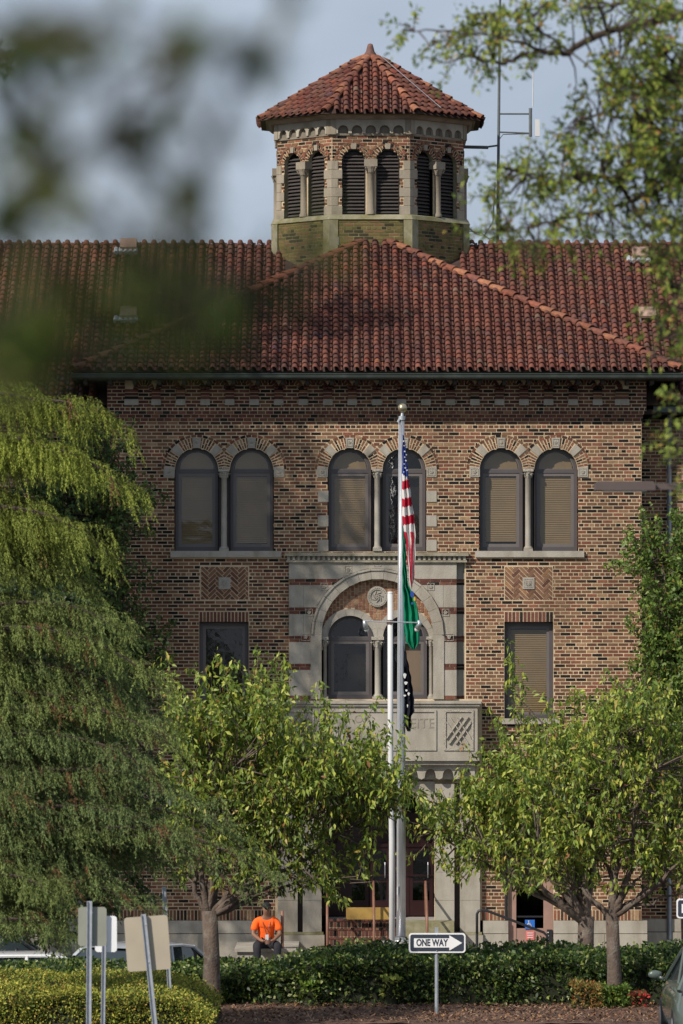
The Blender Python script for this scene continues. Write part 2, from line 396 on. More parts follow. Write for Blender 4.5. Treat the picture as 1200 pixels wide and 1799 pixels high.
def tiles_on(origin, xd, sd_, inside, ncol, nrow, x_start, seed=1):
    """list of (matrix4, colour) for tiles on a slope; origin at eave, xd across, sd_ upslope"""
    r_ = random.Random(seed); xd = Vector(xd); sd_ = Vector(sd_).normalized(); n_ = xd.cross(sd_).normalized(); out_ = []
    for i in range(ncol):
        for j in range(nrow):
            u = x_start + (i + .5) * TW; v = j * TE
            if not inside(u, v): continue

            p = Vector(origin) + xd * (u + r_.uniform(-.005, .005)) + sd_ * (v + r_.uniform(-.01, .01)) + n_ * (.012 + r_.uniform(-.003, .004))
            m_ = Matrix((xd, sd_, n_)).transposed().to_4x4() @ Matrix.Rotation(r_.uniform(-.02, .02), 4, 'Z'); m_.translation = p
            c1_ = pick(TILEP, r_); out_.append((m_, jit(tuple(.62 * m0 + .38 * c0_ for m0, c0_ in zip((.148, .060, .043), c1_)) if r_.random() > .10 else c1_, .12, r_)))
    return out_
def tiles_mesh(name, lst, parent, origin):
    n = len(TV); V = np.concatenate([TV @ np.array(m_.to_3x3()).T + np.array(m_.translation) for m_, c in lst])
    F = np.concatenate([TF + i * n for i in range(len(lst))]); C = np.repeat(np.array([c for m_, c in lst]), len(TF), axis=0)
    return npmesh(name, V, F, C, m_tile, parent, origin, kind='stuff')
def tile_obj(rec, parent, name='roof_tile'):
    m_, c = rec; o = bpy.data.objects.new(name, tile_mesh(c)); COL.objects.link(o); o.parent = parent
    mm = m_.copy(); mm.translation = mm.translation - parent_world(parent); o.matrix_local = mm; return o
CAPV = {}
def cap_tiles(p0, p1, parent, size=1.15, step=.34, seed=3, pal=None, name='ridge_tile'):
    """overlapping barrel caps laid along a ridge or hip, lower ones first"""
    p0, p1 = Vector(p0), Vector(p1); d_ = (p1 - p0); n = max(1, int(d_.length / step)); d_.normalize()
    side = d_.cross(Vector((0, 0, 1))).normalized(); up = side.cross(d_).normalized(); r_ = random.Random(seed)
    for k in range(n):
        col = jit(pick(pal or TILEP, r_), .15, r_)
        mb = MB(); vs = []; fs = []; q = 7
        for (t, s, zo) in ((0, 1, .035), (step * 1.2, .85, 0)):
            for i in range(q + 1):
                a = math.pi * (1.08 - 1.16 * i / q); vs.append(tuple(side * (.105 * size * s * math.cos(a)) + up * (.085 * size * s * math.sin(a) + zo) + d_ * t))
        for i in range(q + 1):
            a = math.pi * (1.08 - 1.16 * i / q); vs.append(tuple(side * (.088 * size * math.cos(a)) + up * (.068 * size * math.sin(a) + .035)))
        m_ = q + 1
        fs = [(i, i + 1, m_ + i + 1, m_ + i) for i in range(q)] + [(i, 2 * m_ + i, 2 * m_ + i + 1, i + 1) for i in range(q)]
        mb.add(vs, fs, col); o = mb.build(name, m_tile, None)
        o.location = p0 + d_ * (k * step) + up * .03 - parent_world(parent) + Vector((r_.uniform(-.006, .006), 0, r_.uniform(-.006, .006))); o.parent = parent

#================================================================ MAIN BUILDING (projecting bay)
CX = .69
bld = thing('brick_building', 'brown brick building with paired arched windows and red tile hip roof behind the flagpole', 'building', (CX, 3, 0))
XL, XR = XX(192), XX(1127)
ZTOP = ZZ(738)
arches = []   # (cx, spring z, r, sill z)
ZS2 = ZZ(825); ZB2 = ZZ(968); r2 = 37.5 / 90
for c in (345.5, 442, 614.5, 710, 880.5, 976.5): arches.append(XX(c))
W1 = (XX(350), XX(437), ZZ(1250), ZZ(1093)); W2 = (XX(886), XX(972), ZZ(1262), ZZ(1093))
PX0, PX1, PZ0, PZ1 = XX(508), XX(818), ZZ(1228), ZZ(972)
BCX = XX(663)
ent_r = 1.11; ent_zs = ZZ(1475)
cb = [arc_cut(x, ZS2, r2 + .26, ZB2) for x in arches]
def ringcut(x):
    def f(z):
        if ZB2 <= z < ZS2: return (x - r2, x + r2)
        if z >= ZS2 and z < ZS2 + r2 + .26: h = math.sqrt((r2 + .26) ** 2 - (z - ZS2) ** 2); return (x - h, x + h)
    return f
cb = [ringcut(x) for x in arches]; cm = [arc_cut(x, ZS2, r2 + .02, ZB2) for x in arches]
stone_rects = []
def blk(px0, px1, py0, py1): stone_rects.append((XX(px0), XX(px1), ZZ(py1), ZZ(py0)))
for a, b in ((288, 307), (481, 499), (557, 576), (749, 767), (825, 843), (1015, 1033)): blk(a, b, 820, 838)
for (ya, yb_) in ((862, 882), (905, 925), (948, 968)): blk(559, 577, ya, yb_); blk(749, 767, ya, yb_)
cols2 = [(385, 402), (655, 671), (920, 936)]
for a, b in cols2: cb.append(rect_cut(XX(a) - .02, XX(b) + .02, ZB2, ZS2)); cm.append(rect_cut(XX(a) - .02, XX(b) + .02, ZB2, ZS2 - .02))
for a, b in ((300, 494), (835, 1026)): cb.append(rect_cut(XX(a), XX(b), ZZ(979), ZZ(968)))
cb += [rect_cut(a, b, c, d_) for a, b, c, d_ in stone_rects]
for W_ in (W1, W2):
    cb.append(rect_cut(W_[0], W_[1], W_[2], W_[3] + .205)); cm.append(rect_cut(*W_[:2], W_[2], W_[3]))
    cb.append(rect_cut(W_[0] - .12, W_[1] + .12, W_[2] - .11, W_[2]))
HB = [(XX(352), XX(437), ZZ(1054), ZZ(995)), (XX(886), XX(971), ZZ(1054), ZZ(995))]
cb += [rect_cut(*h) for h in HB]
cb.append(rect_cut(PX0, PX1, PZ0 - .3, PZ1)); cm.append(rect_cut(PX0 + .02, PX1 - .02, PZ0, PZ1 - .05))
cb.append(rect_cut(XX(484), XX(846), 0, ZZ(1228)))
entc = arc_cut(BCX, ent_zs, ent_r, 0); cm.append(entc)
DR = (XX(893), XX(972), 0, ZZ(1480)); cb.append(rect_cut(*DR)); cm.append(rect_cut(*DR))
ZPL = ZZ(1617); SOL = (ZPL, ZPL + .205)
cb.append(lambda z: (XL - 1, XR + 1) if z < SOL[1] else None)
mbm = MB(); recs = lay(XL, XR, ZPL, ZPL + round((ZTOP - ZPL) / CH) * CH, cutter(cb), cutter(cm), mbm)
ZW = ZPL + round((ZTOP - ZPL) / CH) * CH
full = [i for i, r_ in enumerate(recs) if r_[1] - r_[0] > .19 and ZZ(1200) < r_[2] < ZZ(745) and r_[0] > XX(270)]
rnd.shuffle(full); single = set(sorted(full, key=lambda i: abs((recs[i][0] + recs[i][1]) / 2 - XX(940)))[:290])
mb_b = MB(); bricks_to(mb_b, [r_ for i, r_ in enumerate(recs) if i not in single])
for i in single: brick_obj(recs[i], bld, None)
# soldier courses
def soldiers(x0, x1, z0, z1, y=-.002, pal=BRP, mb=mb_b, step=.0686, m=mbm):
    n = int((x1 - x0) / step); s = (x1 - x0) / n
    for k in range(n): mb.box(x0 + k * s + MJ / 2, x0 + (k + 1) * s - MJ / 2, y, y + .02, z0 + .006, z1 - .006, jit(pick(pal)), open_back=True)
for W_ in (W1, W2): soldiers(W_[0], W_[1], W_[3], W_[3] + .205, pal=BRD)
for s, e in subtract([(XL, XR)], [(XX(484), XX(846)), DR[:2]]): soldiers(s, e, *SOL)
# brick arch rings with flat extrados course
m_ring_mortar = MB()
def arch_ring(mb, mbs, cx, zs, r, th, stones, n_b, sp, y=-.0015, amin=0, amax=math.pi, thin=True, limit=None, cl=None):
    """alternating brick voussoirs; stones: list of (a0,a1) taken by stone blocks"""
    a = amin; st = (amax - amin) / n_b
    for k in range(n_b):
        a0 = amin + k * st; a1 = a0 + st; mid = (a0 + a1) / 2
        if any(s0 < mid < s1 for s0, s1 in stones): continue
        g = .0105 / (r + th / 2)
        two = k % 2
        rm = r + th * (.62 if two else .38)
        wedge(mb, cx, zs, r + .004, rm - .006, a0 + g, a1 - g, y, y + .03, jit(pick(BRP)), cl)
        wedge(mb, cx, zs, rm + .006, r + th - .004, a0 + g, a1 - g, y, y + .03, jit(pick(BRP)), cl)
    if thin:
        L_ = (r + th) * (amax - amin); n = int(L_ / .105)
        for k in range(n):
            a0 = amin + k * (amax - amin) / n; a1 = a0 + (amax - amin) / n; g = .009 / (r + th); mid = (a0 + a1) / 2
            if limit and not limit(cx + (r + th + .06) * math.cos(mid), zs + (r + th + .06) * math.sin(mid)): continue
            wedge(mb, cx, zs, r + th + .005, r + th + .052, a0 + g, a1 - g, y - .002, y + .03, jit(pick(BRP)), cl)
pair_mid = [XX(393.7), XX(663), XX(928.5)]
ring_m = MB()
for i, cx in enumerate(arches):
    mid = pair_mid[i // 2]; sgn = 1 if cx < mid else -1
    lim = (lambda x, z, mid=mid, sgn=sgn: (mid - x) * sgn > .0)
    S = [(R(90 - 9), R(90 + 9)), (R(37), R(53)), (R(127), R(143))]
    arch_ring(mb_b, None, cx, ZS2, r2 + .012, .20, S, 30, None, cl=(-99, mid - .004) if sgn > 0 else (mid + .004, 99))
    for k, (a0, a1) in enumerate(S):
        mb = MB(); g = .004; r_in, r_out = r2 + .012, r2 + .212
        pl = [(cx + r_ * math.cos(a), ZS2 + r_ * math.sin(a)) for r_, a in ((r_in, a0), (r_out, a0 + .02), (r_out, a1 - .02), (r_in, a1))]
        lim2 = [(min(p_[0], mid) if sgn > 0 else max(p_[0], mid), p_[1]) for p_ in pl]
        mb.prism(lim2, -.02, .03); o = mb.build('arch_stone', m_stone, bld)
        if k == 0:
            mb2 = MB(); carve(mb2, cx - .055, cx + .055, ZS2 + r_in + .03, ZS2 + r_out - .03, -.022, i); mb2.build('carving', m_carved, o)
    # brick mortar backing for ring
    mbr = MB(); wedge(mbr, cx, ZS2, r2 + .005, r2 + .265, 0, math.pi, .003, .02, (.5,) * 3, (-99, mid - .001) if sgn > 0 else (mid + .001, 99)); ring_m.add(mbr.v, mbr.f)
ring_m.build('arch_mortar', m_mortar, bld, kind='stuff')
# herringbone panels
HBP = [((.17, .085, .055), 30), ((.22, .12, .075), 25), ((.13, .06, .045), 20), ((.28, .15, .08), 8)]
for (x0, x1, z0, z1) in HB:
    cx, cz = (x0 + x1) / 2, (z0 + z1) / 2; Wd = .0686
    hole = (cx - .115, cx + .115, cz - .115, cz + .115)
    for k in range(-14, 15):
        for m_ in range(-5, 6):
            for t in (0, 1):
                if t == 0: u0, u1, v0, v1 = k + 6 * m_, k + 6 * m_ + 3, k, k + 1
                else: u0, u1, v0, v1 = k + 3 + 6 * m_, k + 4 + 6 * m_, k - 2, k + 1
                g = .09
                q = [(u0 + g, v0 + g), (u1 - g, v0 + g), (u1 - g, v1 - g), (u0 + g, v1 - g)]
                pl = [(cx + (u - v) * Wd * .7071, cz + (u + v) * Wd * .7071) for u, v in q]
                pl = clip(pl, x0 + .012, x1 - .012, z0 + .01, z1 - .01)
                if not pl or len(pl) < 3: continue
                mx_ = sum(p_[0] for p_ in pl) / len(pl); mz_ = sum(p_[1] for p_ in pl) / len(pl)
                if abs(mx_ - cx) < .06 and abs(mz_ - cz) < .06: continue
                mb_b.prism(pl, -.003 + rnd.uniform(-.002, .002), .012, jit(pick(HBP)))
    o = MB().box(cx - .115, cx + .115, -.02, .02, cz - .115, cz + .115).build('stone_square', m_stone, bld)
    mb2 = MB(); carve(mb2, cx - .085, cx + .085, cz - .085, cz + .085, -.021, 9); carve(mb2, cx - .05, cx + .05, cz - .05, cz + .05, -.024, 4); mb2.build('carving', m_carved, o)
# stone impost and quoin blocks
for i, (a, b, c, d_) in enumerate(stone_rects):
    o = MB().box(a, b, -.016, .02, c + .003, d_ - .003).build('stone_block', m_stone, bld)
    if i < 6: mb2 = MB(); carve(mb2, a + .025, b - .025, c + .03, d_ - .03, -.017, i); mb2.build('carving', m_carved, o)
def sill(x0, x1, z0, z1, y0=-.07, par=bld): return MB().box(x0, x1, y0, .16, z0, z1).build('window_sill', m_stone, par)
sill(XX(300), XX(494), ZZ(979), ZZ(968)); sill(XX(835), XX(1026), ZZ(979), ZZ(968))
sill(W2[0] - .12, W2[1] + .12, W2[2] - .11, W2[2]); sill(W1[0] - .12, W1[1] + .12, W1[2] - .11, W1[2])
# window builders
rev = MB()
def blind_mesh(x0, x1, z0, z1, y, pitch=.036):
    mb = MB(); n = int((z1 - z0) / pitch)
    for k in range(n):
        z = z0 + k * pitch; mb.add([(x0, y, z), (x1, y, z), (x1, y + .018, z + pitch * .96), (x0, y + .018, z + pitch * .96)], [(0, 1, 2, 3)])
        mb.add([(x0, y + .018, z + pitch * .96), (x1, y + .018, z + pitch * .96), (x1, y, z + pitch), (x0, y, z + pitch)], [(0, 1, 2, 3)])
    return mb
def arched_window(cx, zs, r, zb, parent, blind=True, y=.15, label=None, drop=0.0):
    global rev
    reveal(rev, arch_outline(cx, zs, r, zb), .004, y + .02)
    mb = MB(); t = .055; tz = .085
    o0 = arch_outline(cx, zs, r, zb); o1 = arch_outline(cx, zs, r - t, zb + tz)
    band(mb, o0, o1, y, y + .05)
    mb.box(cx - r + .02, cx + r - .02, y + .004, y + .05, zs - .06, zs + .01)
    f = mb.build('window', m_frame, parent)
    if label: f['label'] = label
    # arched sash rim
    mb = MB(); r1 = r - t - .002; fan = lambda rr, zz: [(cx - rr, zz), (cx + rr, zz)] + [(cx + rr * math.cos(math.pi * k / 20), zs + .01 + rr * math.sin(math.pi * k / 20)) for k in range(21)]
    band(mb, fan(r1, zs + .008), fan(r1 - .018, zs + .022), y + .015, y + .045)
    # lower sash
    a, b, c, d_ = cx - r1, cx + r1, zb + tz, zs - .06; s = .06
    band(mb, [(a, c), (b, c), (b, d_), (a, d_)], [(a + s, c + s), (b - s, c + s), (b - s, d_ - s), (a + s, d_ - s)], y + .018, y + .045)
    mb.build('sash', m_framel, f)
    g = MB(); g.add([(x, y + .03, z) for x, z in fan(r1 - .01, zs + .015)], [tuple(range(23))])
    g.add([(a + s - .004, y + .034, c + s), (b - s + .004, y + .034, c + s), (b - s + .004, y + .034, d_ - s), (a + s - .004, y + .034, d_ - s)], [(0, 1, 2, 3)]); g.build('pane', m_glass, f)
    k = MB(); k.add([(x, y + .20, z) for x, z in arch_outline(cx, zs, r + .05, zb - .05)], [tuple(range(23))])
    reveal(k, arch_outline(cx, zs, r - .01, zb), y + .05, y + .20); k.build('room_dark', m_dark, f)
    if blind:
        blind_mesh(a + s - .01, b - s + .01, c + s - .01 + (d_ - c) * drop, d_ - s + .01, y + .05).build('blind', m_blind, f)
        mbk = MB(); rr = r1 - .03; z_ = zs + .02
        mbk.add([(cx - rr, y + .06, z_), (cx + rr, y + .06, z_)] + [(cx + rr * math.cos(math.pi * q / 16), y + .06, z_ + rr * .98 * math.sin(math.pi * q / 16)) for q in range(17)], [tuple(range(19))]); mbk.build('fanlight_blind', m_blind, f)
    return f
for i, cx in enumerate(arches):
    arched_window(cx, ZS2, r2, ZB2, bld, blind=(i != 3), drop=(.0, .02, .0, 0, .04, .0)[i])
def rect_window(W_, blind, y=.15):
    x0, x1, z0, z1 = W_; o = [(x0, z0), (x1, z0), (x1, z1), (x0, z1)]; reveal(rev, o, .004, y + .02); mb = MB(); t = .075
    ins = lambda t: [(x0 + t, z0 + t), (x1 - t, z0 + t), (x1 - t, z1 - t), (x0 + t, z1 - t)]
    band(mb, o, ins(t), y, y + .05); f = mb.build('window', m_frame, bld)
    mb = MB(); band(mb, ins(t), ins(t + .05), y + .015, y + .045); mb.build('sash', m_framel, f)
    MB().add([(x0 + t, y + .03, z0 + t), (x1 - t, y + .03, z0 + t), (x1 - t, y + .03, z1 - t), (x0 + t, y + .03, z1 - t)], [(0, 1, 2, 3)]).build('pane', m_glass, f)
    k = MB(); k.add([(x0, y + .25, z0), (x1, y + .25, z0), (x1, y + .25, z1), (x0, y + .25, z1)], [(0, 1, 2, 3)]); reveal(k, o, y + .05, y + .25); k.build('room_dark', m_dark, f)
    if blind: blind_mesh(x0 + t + .05, x1 - t - .05, z0 + t, z1 - t - .05, y + .05).build('blind', m_blind, f)
rect_window(W1, False); rect_window(W2, True)
rev.build('window_reveal', M('reveal_brick', (.10, .07, .055), .85, .25, 8), bld)
# columns between the paired windows
def column(x0, x1, z0, z1, y=.06, cap=.17, base=.09, parent=bld, name='column'):
    cx = (x0 + x1) / 2; w_ = (x1 - x0) / 2; r = w_ * .66
    mb = MB(); mb.lathe(cx, y, [(r * 1.12, z0 + base), (r, z0 + base + .03), (r * .97, z1 - cap - .02), (r * 1.1, z1 - cap - .01), (r * 1.1, z1 - cap)], 14)
    o = mb.build(name, m_stone, parent, smooth=True)
    b = MB(); b.box(cx - w_, cx + w_, y - w_, y + w_, z0, z0 + base * .55); b.lathe(cx, y, [(w_ * .98, z0 + base * .55), (w_ * 1.0, z0 + base * .75), (r * 1.1, z0 + base)], 14); b.build('column_base', m_stone, o)
    c = MB(); c.lathe(cx, y, [(r * 1.1, z1 - cap), (r * 1.25, z1 - cap * .8), (w_ * 1.05, z1 - cap * .38), (w_ * 1.15, z1 - cap * .33)], 14)
    c.box(cx - w_ * 1.15, cx + w_ * 1.15, y - w_ * 1.15, y + w_ * 1.15, z1 - cap * .33, z1)
    for k in range(8):
        a = k * math.pi / 4; c.tube([(cx + math.cos(a) * r * 1.1, y + math.sin(a) * r * 1.1, z1 - cap), (cx + math.cos(a) * w_ * 1.15, y + math.sin(a) * w_ * 1.15, z1 - cap * .5), (cx + math.cos(a) * w_ * 1.25, y + math.sin(a) * w_ * 1.25, z1 - cap * .62)], w_ * .16, 5)
    c.build('capital', m_carved, o); return o
for a, b in cols2: column(XX(a), XX(b), ZB2, ZS2 + .02)
# stone behind columns (spandrel pier)
for a, b in cols2: MB().box(XX(a) - .015, XX(b) + .015, .165, .3, ZB2, ZS2).build('window_mullion', m_frame, bld)

# ---- corbelled band and frieze under the eaves
zf0 = ZW; fr = MB(); frm = MB()
for k in range(3):      # three oversailing courses, each further out
    y = -.012 - .018 * k; z = zf0 + k * CH; x = XL - (.012 + .018 * k)
    step = .155
    frm.box(x - .0, XR + (.012 + .018 * k), y + .008, .1, z, z + CH)
    xx = x + (step / 2 if k % 2 else 0)
    while xx < XR + .01:
        fr.box(max(x, xx + .005), min(XR + .03, xx + step - .008), y, y + .02, z + .006, z + CH - .006, jit(pick(BRD)), open_back=True); xx += step
zf1 = zf0 + 3 * CH; ZE = ZZ(662, 99.4)
yy = -.055
cutf = lambda z: []
rf = lay(XX(187), XX(1137), zf1, ZE, cutf, cutf, frm, yb=yy + .03, ym=yy + .037, pal=BRD); bricks_to(fr, rf)
frm.box(XX(187), XX(187) + .02, yy + .037, .7, zf1, ZE); frm.box(XX(1137) - .02, XX(1137), yy + .037, .7, zf1, ZE)
# corbel piers on stone blocks, small brick arches between them
nb = 21; xs0 = XX(213) ; xc = [XX(662) + (k - 10) * .4785 for k in range(21)]
for k, x in enumerate(xc):
    hw = .095
    if k in (0, 20): hw = .14
    MB().box(x - hw, x + hw, yy - .05, yy + .03, ZZ(712), ZZ(702)).build('corbel_stone', m_stone, bld)
    z = ZZ(702)
    while z < ZZ(684):
        fr.box(x - hw + .01, x + hw - .01, yy - .03, yy + .03, z + .006, z + CH - .006, jit(pick(BRD)), open_back=True); z += CH
    frm.box(x - hw + .012, x + hw - .012, yy - .022, yy + .03, ZZ(702), ZE)
    if k < 20:
        c = (x + xc[k + 1]) / 2; rr = .4785 / 2 - hw + .01
        for q in range(9):
            a0 = math.pi * q / 9; a1 = math.pi * (q + 1) / 9
            wedge(fr, c, ZZ(686), rr, rr + .1, a0 + .04, a1 - .04, yy - .03, yy + .03, jit(pick(BRD)))
        wedge(frm, c, ZZ(686), rr + .004, rr + .1, 0, math.pi, yy - .022, yy + .028, (.5,) * 3)
fr.build('frieze_brickwork', m_brick, bld, kind='stuff'); frm.build('frieze_mortar', m_mortar, bld, kind='stuff')
# side faces of the bay and its inner body
MB().box(XL, XL + .02, .008, 9, 0, ZW).box(XR - .02, XR, .008, 9, 0, ZW).build('side_wall', M('side_brick', (.17, .09, .065), .9, .5, 16, .5, 40), bld)

# ---- stone surround of the middle windows (portal)
por = MB(); yP = -.05
def pblk(x0, x1, z0, z1, y0=yP, mat=m_stone, name='ashlar_block'): return MB().box(x0 + .002, x1 - .002, y0, .05, z0 + .002, z1 - .002).build(name, mat, bld)
AR0, AR1 = 98 / 90, 117 / 90; AZ = ZZ(1115)
rows = [(988, 1017), (1028, 1067), (1079, 1117), (1128, 1166), (1177, 1222)]
bands = [(1017, 1028), (1067, 1079), (1117, 1128), (1166, 1177), (1222, 1229)]
xi = XX(802)
def side_poly(z0, z1, left, r=AR1):
    """stone between the block edge and the big arch's outer edge"""
    n = 8; zs_ = [z0 + (z1 - z0) * k / n for k in range(n + 1)]
    def h(z):
        if z <= AZ: return r
        return math.sqrt(max(0, r * r - (z - AZ) ** 2))
    if left: return [(PX0, z0), *[(max(PX0 + .01, BCX - h(z)), z) for z in zs_], (PX0, z1)]
    return [(xi, z0), *[(min(xi - .01, BCX + h(z)), z) for z in zs_], (xi, z1)]
for i, (a, b) in enumerate(rows):
    z0, z1 = ZZ(b), ZZ(a)
    for left in (True, False):
        if i == 0:
            if left:
                n = 16; pl = [(PX0, z1), (PX0, z0)] ; xs_ = [PX0 + (xi - PX0) * k / 30 for k in range(31)]
                top = [(x, max(z0, AZ + math.sqrt(max(0, AR1 * AR1 - (x - BCX) ** 2)))) for x in xs_]
                pl = [(xi, z1), (PX0, z1)] + [(x, min(z, z1 - .01)) for x, z in top]
                MB().prism(pl, yP, .05).build('ashlar_block', m_stone, bld)
            continue
        pl = side_poly(z0, z1, left); edge = PX0 if left else xi
        split = (PX0 + .28) if left else (xi - .26)
        inner = clip(pl, min(split, 9) if left else -9, 9 if left else split, z0, z1) if i in (1, 2) else pl
        if inner: MB().prism([(x, z) for x, z in inner], yP, .05).build('ashlar_block', m_stone, bld)
        if i in (1, 2):
            outer = clip(pl, -9 if left else split + .004, split - .004 if left else 9, z0, z1)
            if outer: MB().prism(outer, yP + .0015, .05).build('ashlar_block', m_stone, bld)
    MB().box(xi + .001, PX1, .085, .2, z0, z1).build('return_block', m_stone, bld)
pb = MB(); pm = MB()
for i, (a, b) in enumerate(bands):
    z0, z1 = ZZ(b), ZZ(a)
    for left in (True, False):
        pl = side_poly(z0, z1, left); xa = min(p_[0] for p_ in pl); xb = max(p_[0] for p_ in pl)
        pm.prism(pl, yP + .012, .05)
        nr = 2 if b - a > 9 else 1
        for r_ in range(nr):
            za = z0 + (z1 - z0) * r_ / nr; zb_ = z0 + (z1 - z0) * (r_ + 1) / nr; pl2 = side_poly(za, zb_, left); lo = min(p_[0] for p_ in pl2); hi = max(p_[0] for p_ in pl2)
            x = lo - (.1 if r_ else 0)
            while x < hi:
                q = clip(pl2, x + .006, x + .2, za + .005, zb_ - .005)
                if q: pb.prism(q, yP + .002, .03, jit(pick(BRD)))
                x += .207
    pm.box(xi + .001, PX1, .095, .2, z0, z1)
    for r_ in range(2 if b - a > 9 else 1): pb.box(xi + .004, PX1 - .004, .087, .1, z0 + .006 + r_ * (z1 - z0) / 2, z0 + (z1 - z0) * (r_ + 1) / (2 if b - a > 9 else 1) - .006, jit(pick(BRD)))
# big archivolt in voussoirs
na = 15
for k in range(na):
    a0, a1 = math.pi * k / na, math.pi * (k + 1) / na; mb = MB(); wedge(mb, BCX, AZ, AR0, AR1 - .002, a0 + .002, a1 - .002, yP - .02, .16, (.5,) * 3)
    wedge(mb, BCX, AZ, AR1 - .045, AR1 - .004, a0 + .002, a1 - .002, yP - .045, yP - .021, (.5,) * 3)
    o = mb.build('archivolt_stone', m_stone, bld)
    if k % 2 == 1:
        am = (a0 + a1) / 2; rr = AR1 + .10; x, z = BCX + math.cos(am) * rr, AZ + math.sin(am) * rr
        if z > AZ - .1: mb2 = MB(); carve(mb2, x - .07, x + .07, z - .07, z + .07, yP - .004, k); mb2.build('carving', m_carved, o)
for sx in (-1, 1):
    MB().box(*sorted((BCX + sx * AR0, BCX + sx * AR1)), yP - .02, .16, PZ0, AZ).build('archivolt_pier', m_stone, bld)
    mb = MB(); carve(mb, BCX + sx * (AR1 + .10) - .09, BCX + sx * (AR1 + .10) + .09, AZ - .12, AZ + .02, yP - .004, 5 + sx); mb.build('carving', m_carved, bld)
# tympanum of small upright bricks behind
ty = .09; cw = [XX(615), XX(711.5)]; wr = 38.5 / 90; wzs = ZZ(1120)
for q in range(60):
    za = AZ - .3 + q * .025
    hh = AR0 + .02 if za < AZ else math.sqrt(max(0, (AR0 + .02) ** 2 - (za - AZ) ** 2))
    cuts = [v for v in (arc_cut(c, wzs, wr + .03, 0)(za + .012) for c in cw) if v]
    for s, e in subtract([(BCX - hh, BCX + hh)], cuts):
        if e - s > .003: pm.add([(s, ty + .008, za), (e, ty + .008, za), (e, ty + .008, za + .025), (s, ty + .008, za + .025)], [(0, 1, 2, 3)])
x = BCX - AR0
while x < BCX + AR0:
    z = AZ - .25; kk = int(round(x / .072))
    z += (kk % 2) * .05
    while z < AZ + AR0:
        cxm, czm = x + .034, z + .05
        if math.hypot(cxm - BCX, czm - AZ) < AR0 + .02 and all(math.hypot(cxm - c, czm - wzs) > wr + .12 and (czm > wzs + .1 or abs(cxm - BCX) < .08) for c in cw) and math.hypot(cxm - BCX, czm - ZZ(1048)) > .17:
            pb.box(x + .006, x + .064, ty - .002, ty + .012, z + .005, z + .095, jit(pick([((.30, .16, .10), 3), ((.24, .11, .07), 3), ((.34, .21, .13), 2)])), open_back=True)
        z += .105
    x += .0715
# the small stone arches
for ci, c in enumerate(cw):
    n = 9
    for k in range(n):
        a0, a1 = math.pi * k / n, math.pi * (k + 1) / n; mb = MB(); 
        sgn = 1 if ci == 0 else -1
        rout = wr + .135
        pl = []
        m_ = 4
        for q in range(m_ + 1): a = a0 + .004 + (a1 - a0 - .008) * q / m_; pl.append((c + wr * math.cos(a), wzs + wr * math.sin(a)))
        for q in range(m_, -1, -1):
            a = a0 + .004 + (a1 - a0 - .008) * q / m_; xx_ = c + rout * math.cos(a); xx_ = min(xx_, BCX - .002) if sgn > 0 else max(xx_, BCX + .002); pl.append((xx_, wzs + rout * math.sin(a)))
        mb.prism(pl, ty - .04, .16); mb.build('arch_stone', m_stone, bld)
    MB().prism([(BCX - .10, wzs), (BCX + .10, wzs), (BCX + .06, wzs + .12), (BCX + .13, wzs + .30), (BCX - .13, wzs + .30), (BCX - .06, wzs + .12)], ty - .035, .15).build('spandrel_stone', m_stone, bld) if ci == 0 else None
rev = MB()
for ci, c in enumerate(cw): arched_window(c, wzs, wr, PZ0, bld, blind=False, y=.165)
rev.build('window_reveal', m_frame, bld)
MB().box(cw[1] + .02, cw[1] + wr - .08, .30, .32, PZ0, wzs).build('curtain', m_curt, bld)
column(XX(654), XX(673), PZ0, wzs + .02, y=.10, cap=.2); column(XX(566), XX(577), PZ0, wzs + .02, y=.09, cap=.18); column(XX(750), XX(763), PZ0, wzs + .02, y=.09, cap=.18)
# medallion
zc = ZZ(1048); mb = MB(); n = 28
for (r0_, r1_, yf) in ((.0, .135, ty - .03), (.135, .2, ty - .05)):
    vs = [(BCX + r_ * math.cos(2 * math.pi * k / n), y_, zc + r_ * math.sin(2 * math.pi * k / n)) for r_, y_ in ((max(r0_, 1e-3), yf), (r1_, yf), (r1_, ty + .01)) for k in range(n)]
    mb.add(vs, [(q * n + k, q * n + (k + 1) % n, (q + 1) * n + (k + 1) % n, (q + 1) * n + k) for q in range(2) for k in range(n)])
o = mb.build('medallion', m_stone, bld); mb = MB()
for k in range(7):
    a = k * .9; mb.tube([(BCX + .11 * math.cos(a), ty - .035, zc + .11 * math.sin(a)), (BCX + .06 * math.cos(a + .7), ty - .042, zc + .06 * math.sin(a + .7)), (BCX + .02 * math.cos(a + 1.8), ty - .036, zc + .02 * math.sin(a + 1.8))], .012, 5)
for k in range(28): a = k * 2 * math.pi / 28; mb.ball((BCX + .167 * math.cos(a), ty - .052, zc + .167 * math.sin(a)), .012, 6)
mb.build('medallion_relief', m_carved, o)
pb.build('portal_brickwork', m_brick, bld, kind='stuff'); pm.build('portal_mortar', m_mortar, bld, kind='stuff')
# cornice over portal with dentils
mb = MB(); mb.box(XX(500), XX(823), -.14, .02, ZZ(977), ZZ(971)); mb.box(XX(503), XX(820), -.10, .02, ZZ(988), ZZ(984.5)); mb.box(XX(504), XX(819), -.055, .02, ZZ(984.5), ZZ(977))
cor = mb.build('portal_cornice', M('weathered_cornice', (.31, .28, .22), .9, .2, 5, .4, 50, dirt=(.13, .12, .07), dscale=3, dlo=.45, dhi=.65), bld); x = XX(505)
while x < XX(819):
    MB().box(x, x + .048, -.095, -.052, ZZ(984), ZZ(977.3)).build('dentil', m_stone, cor); x += .098
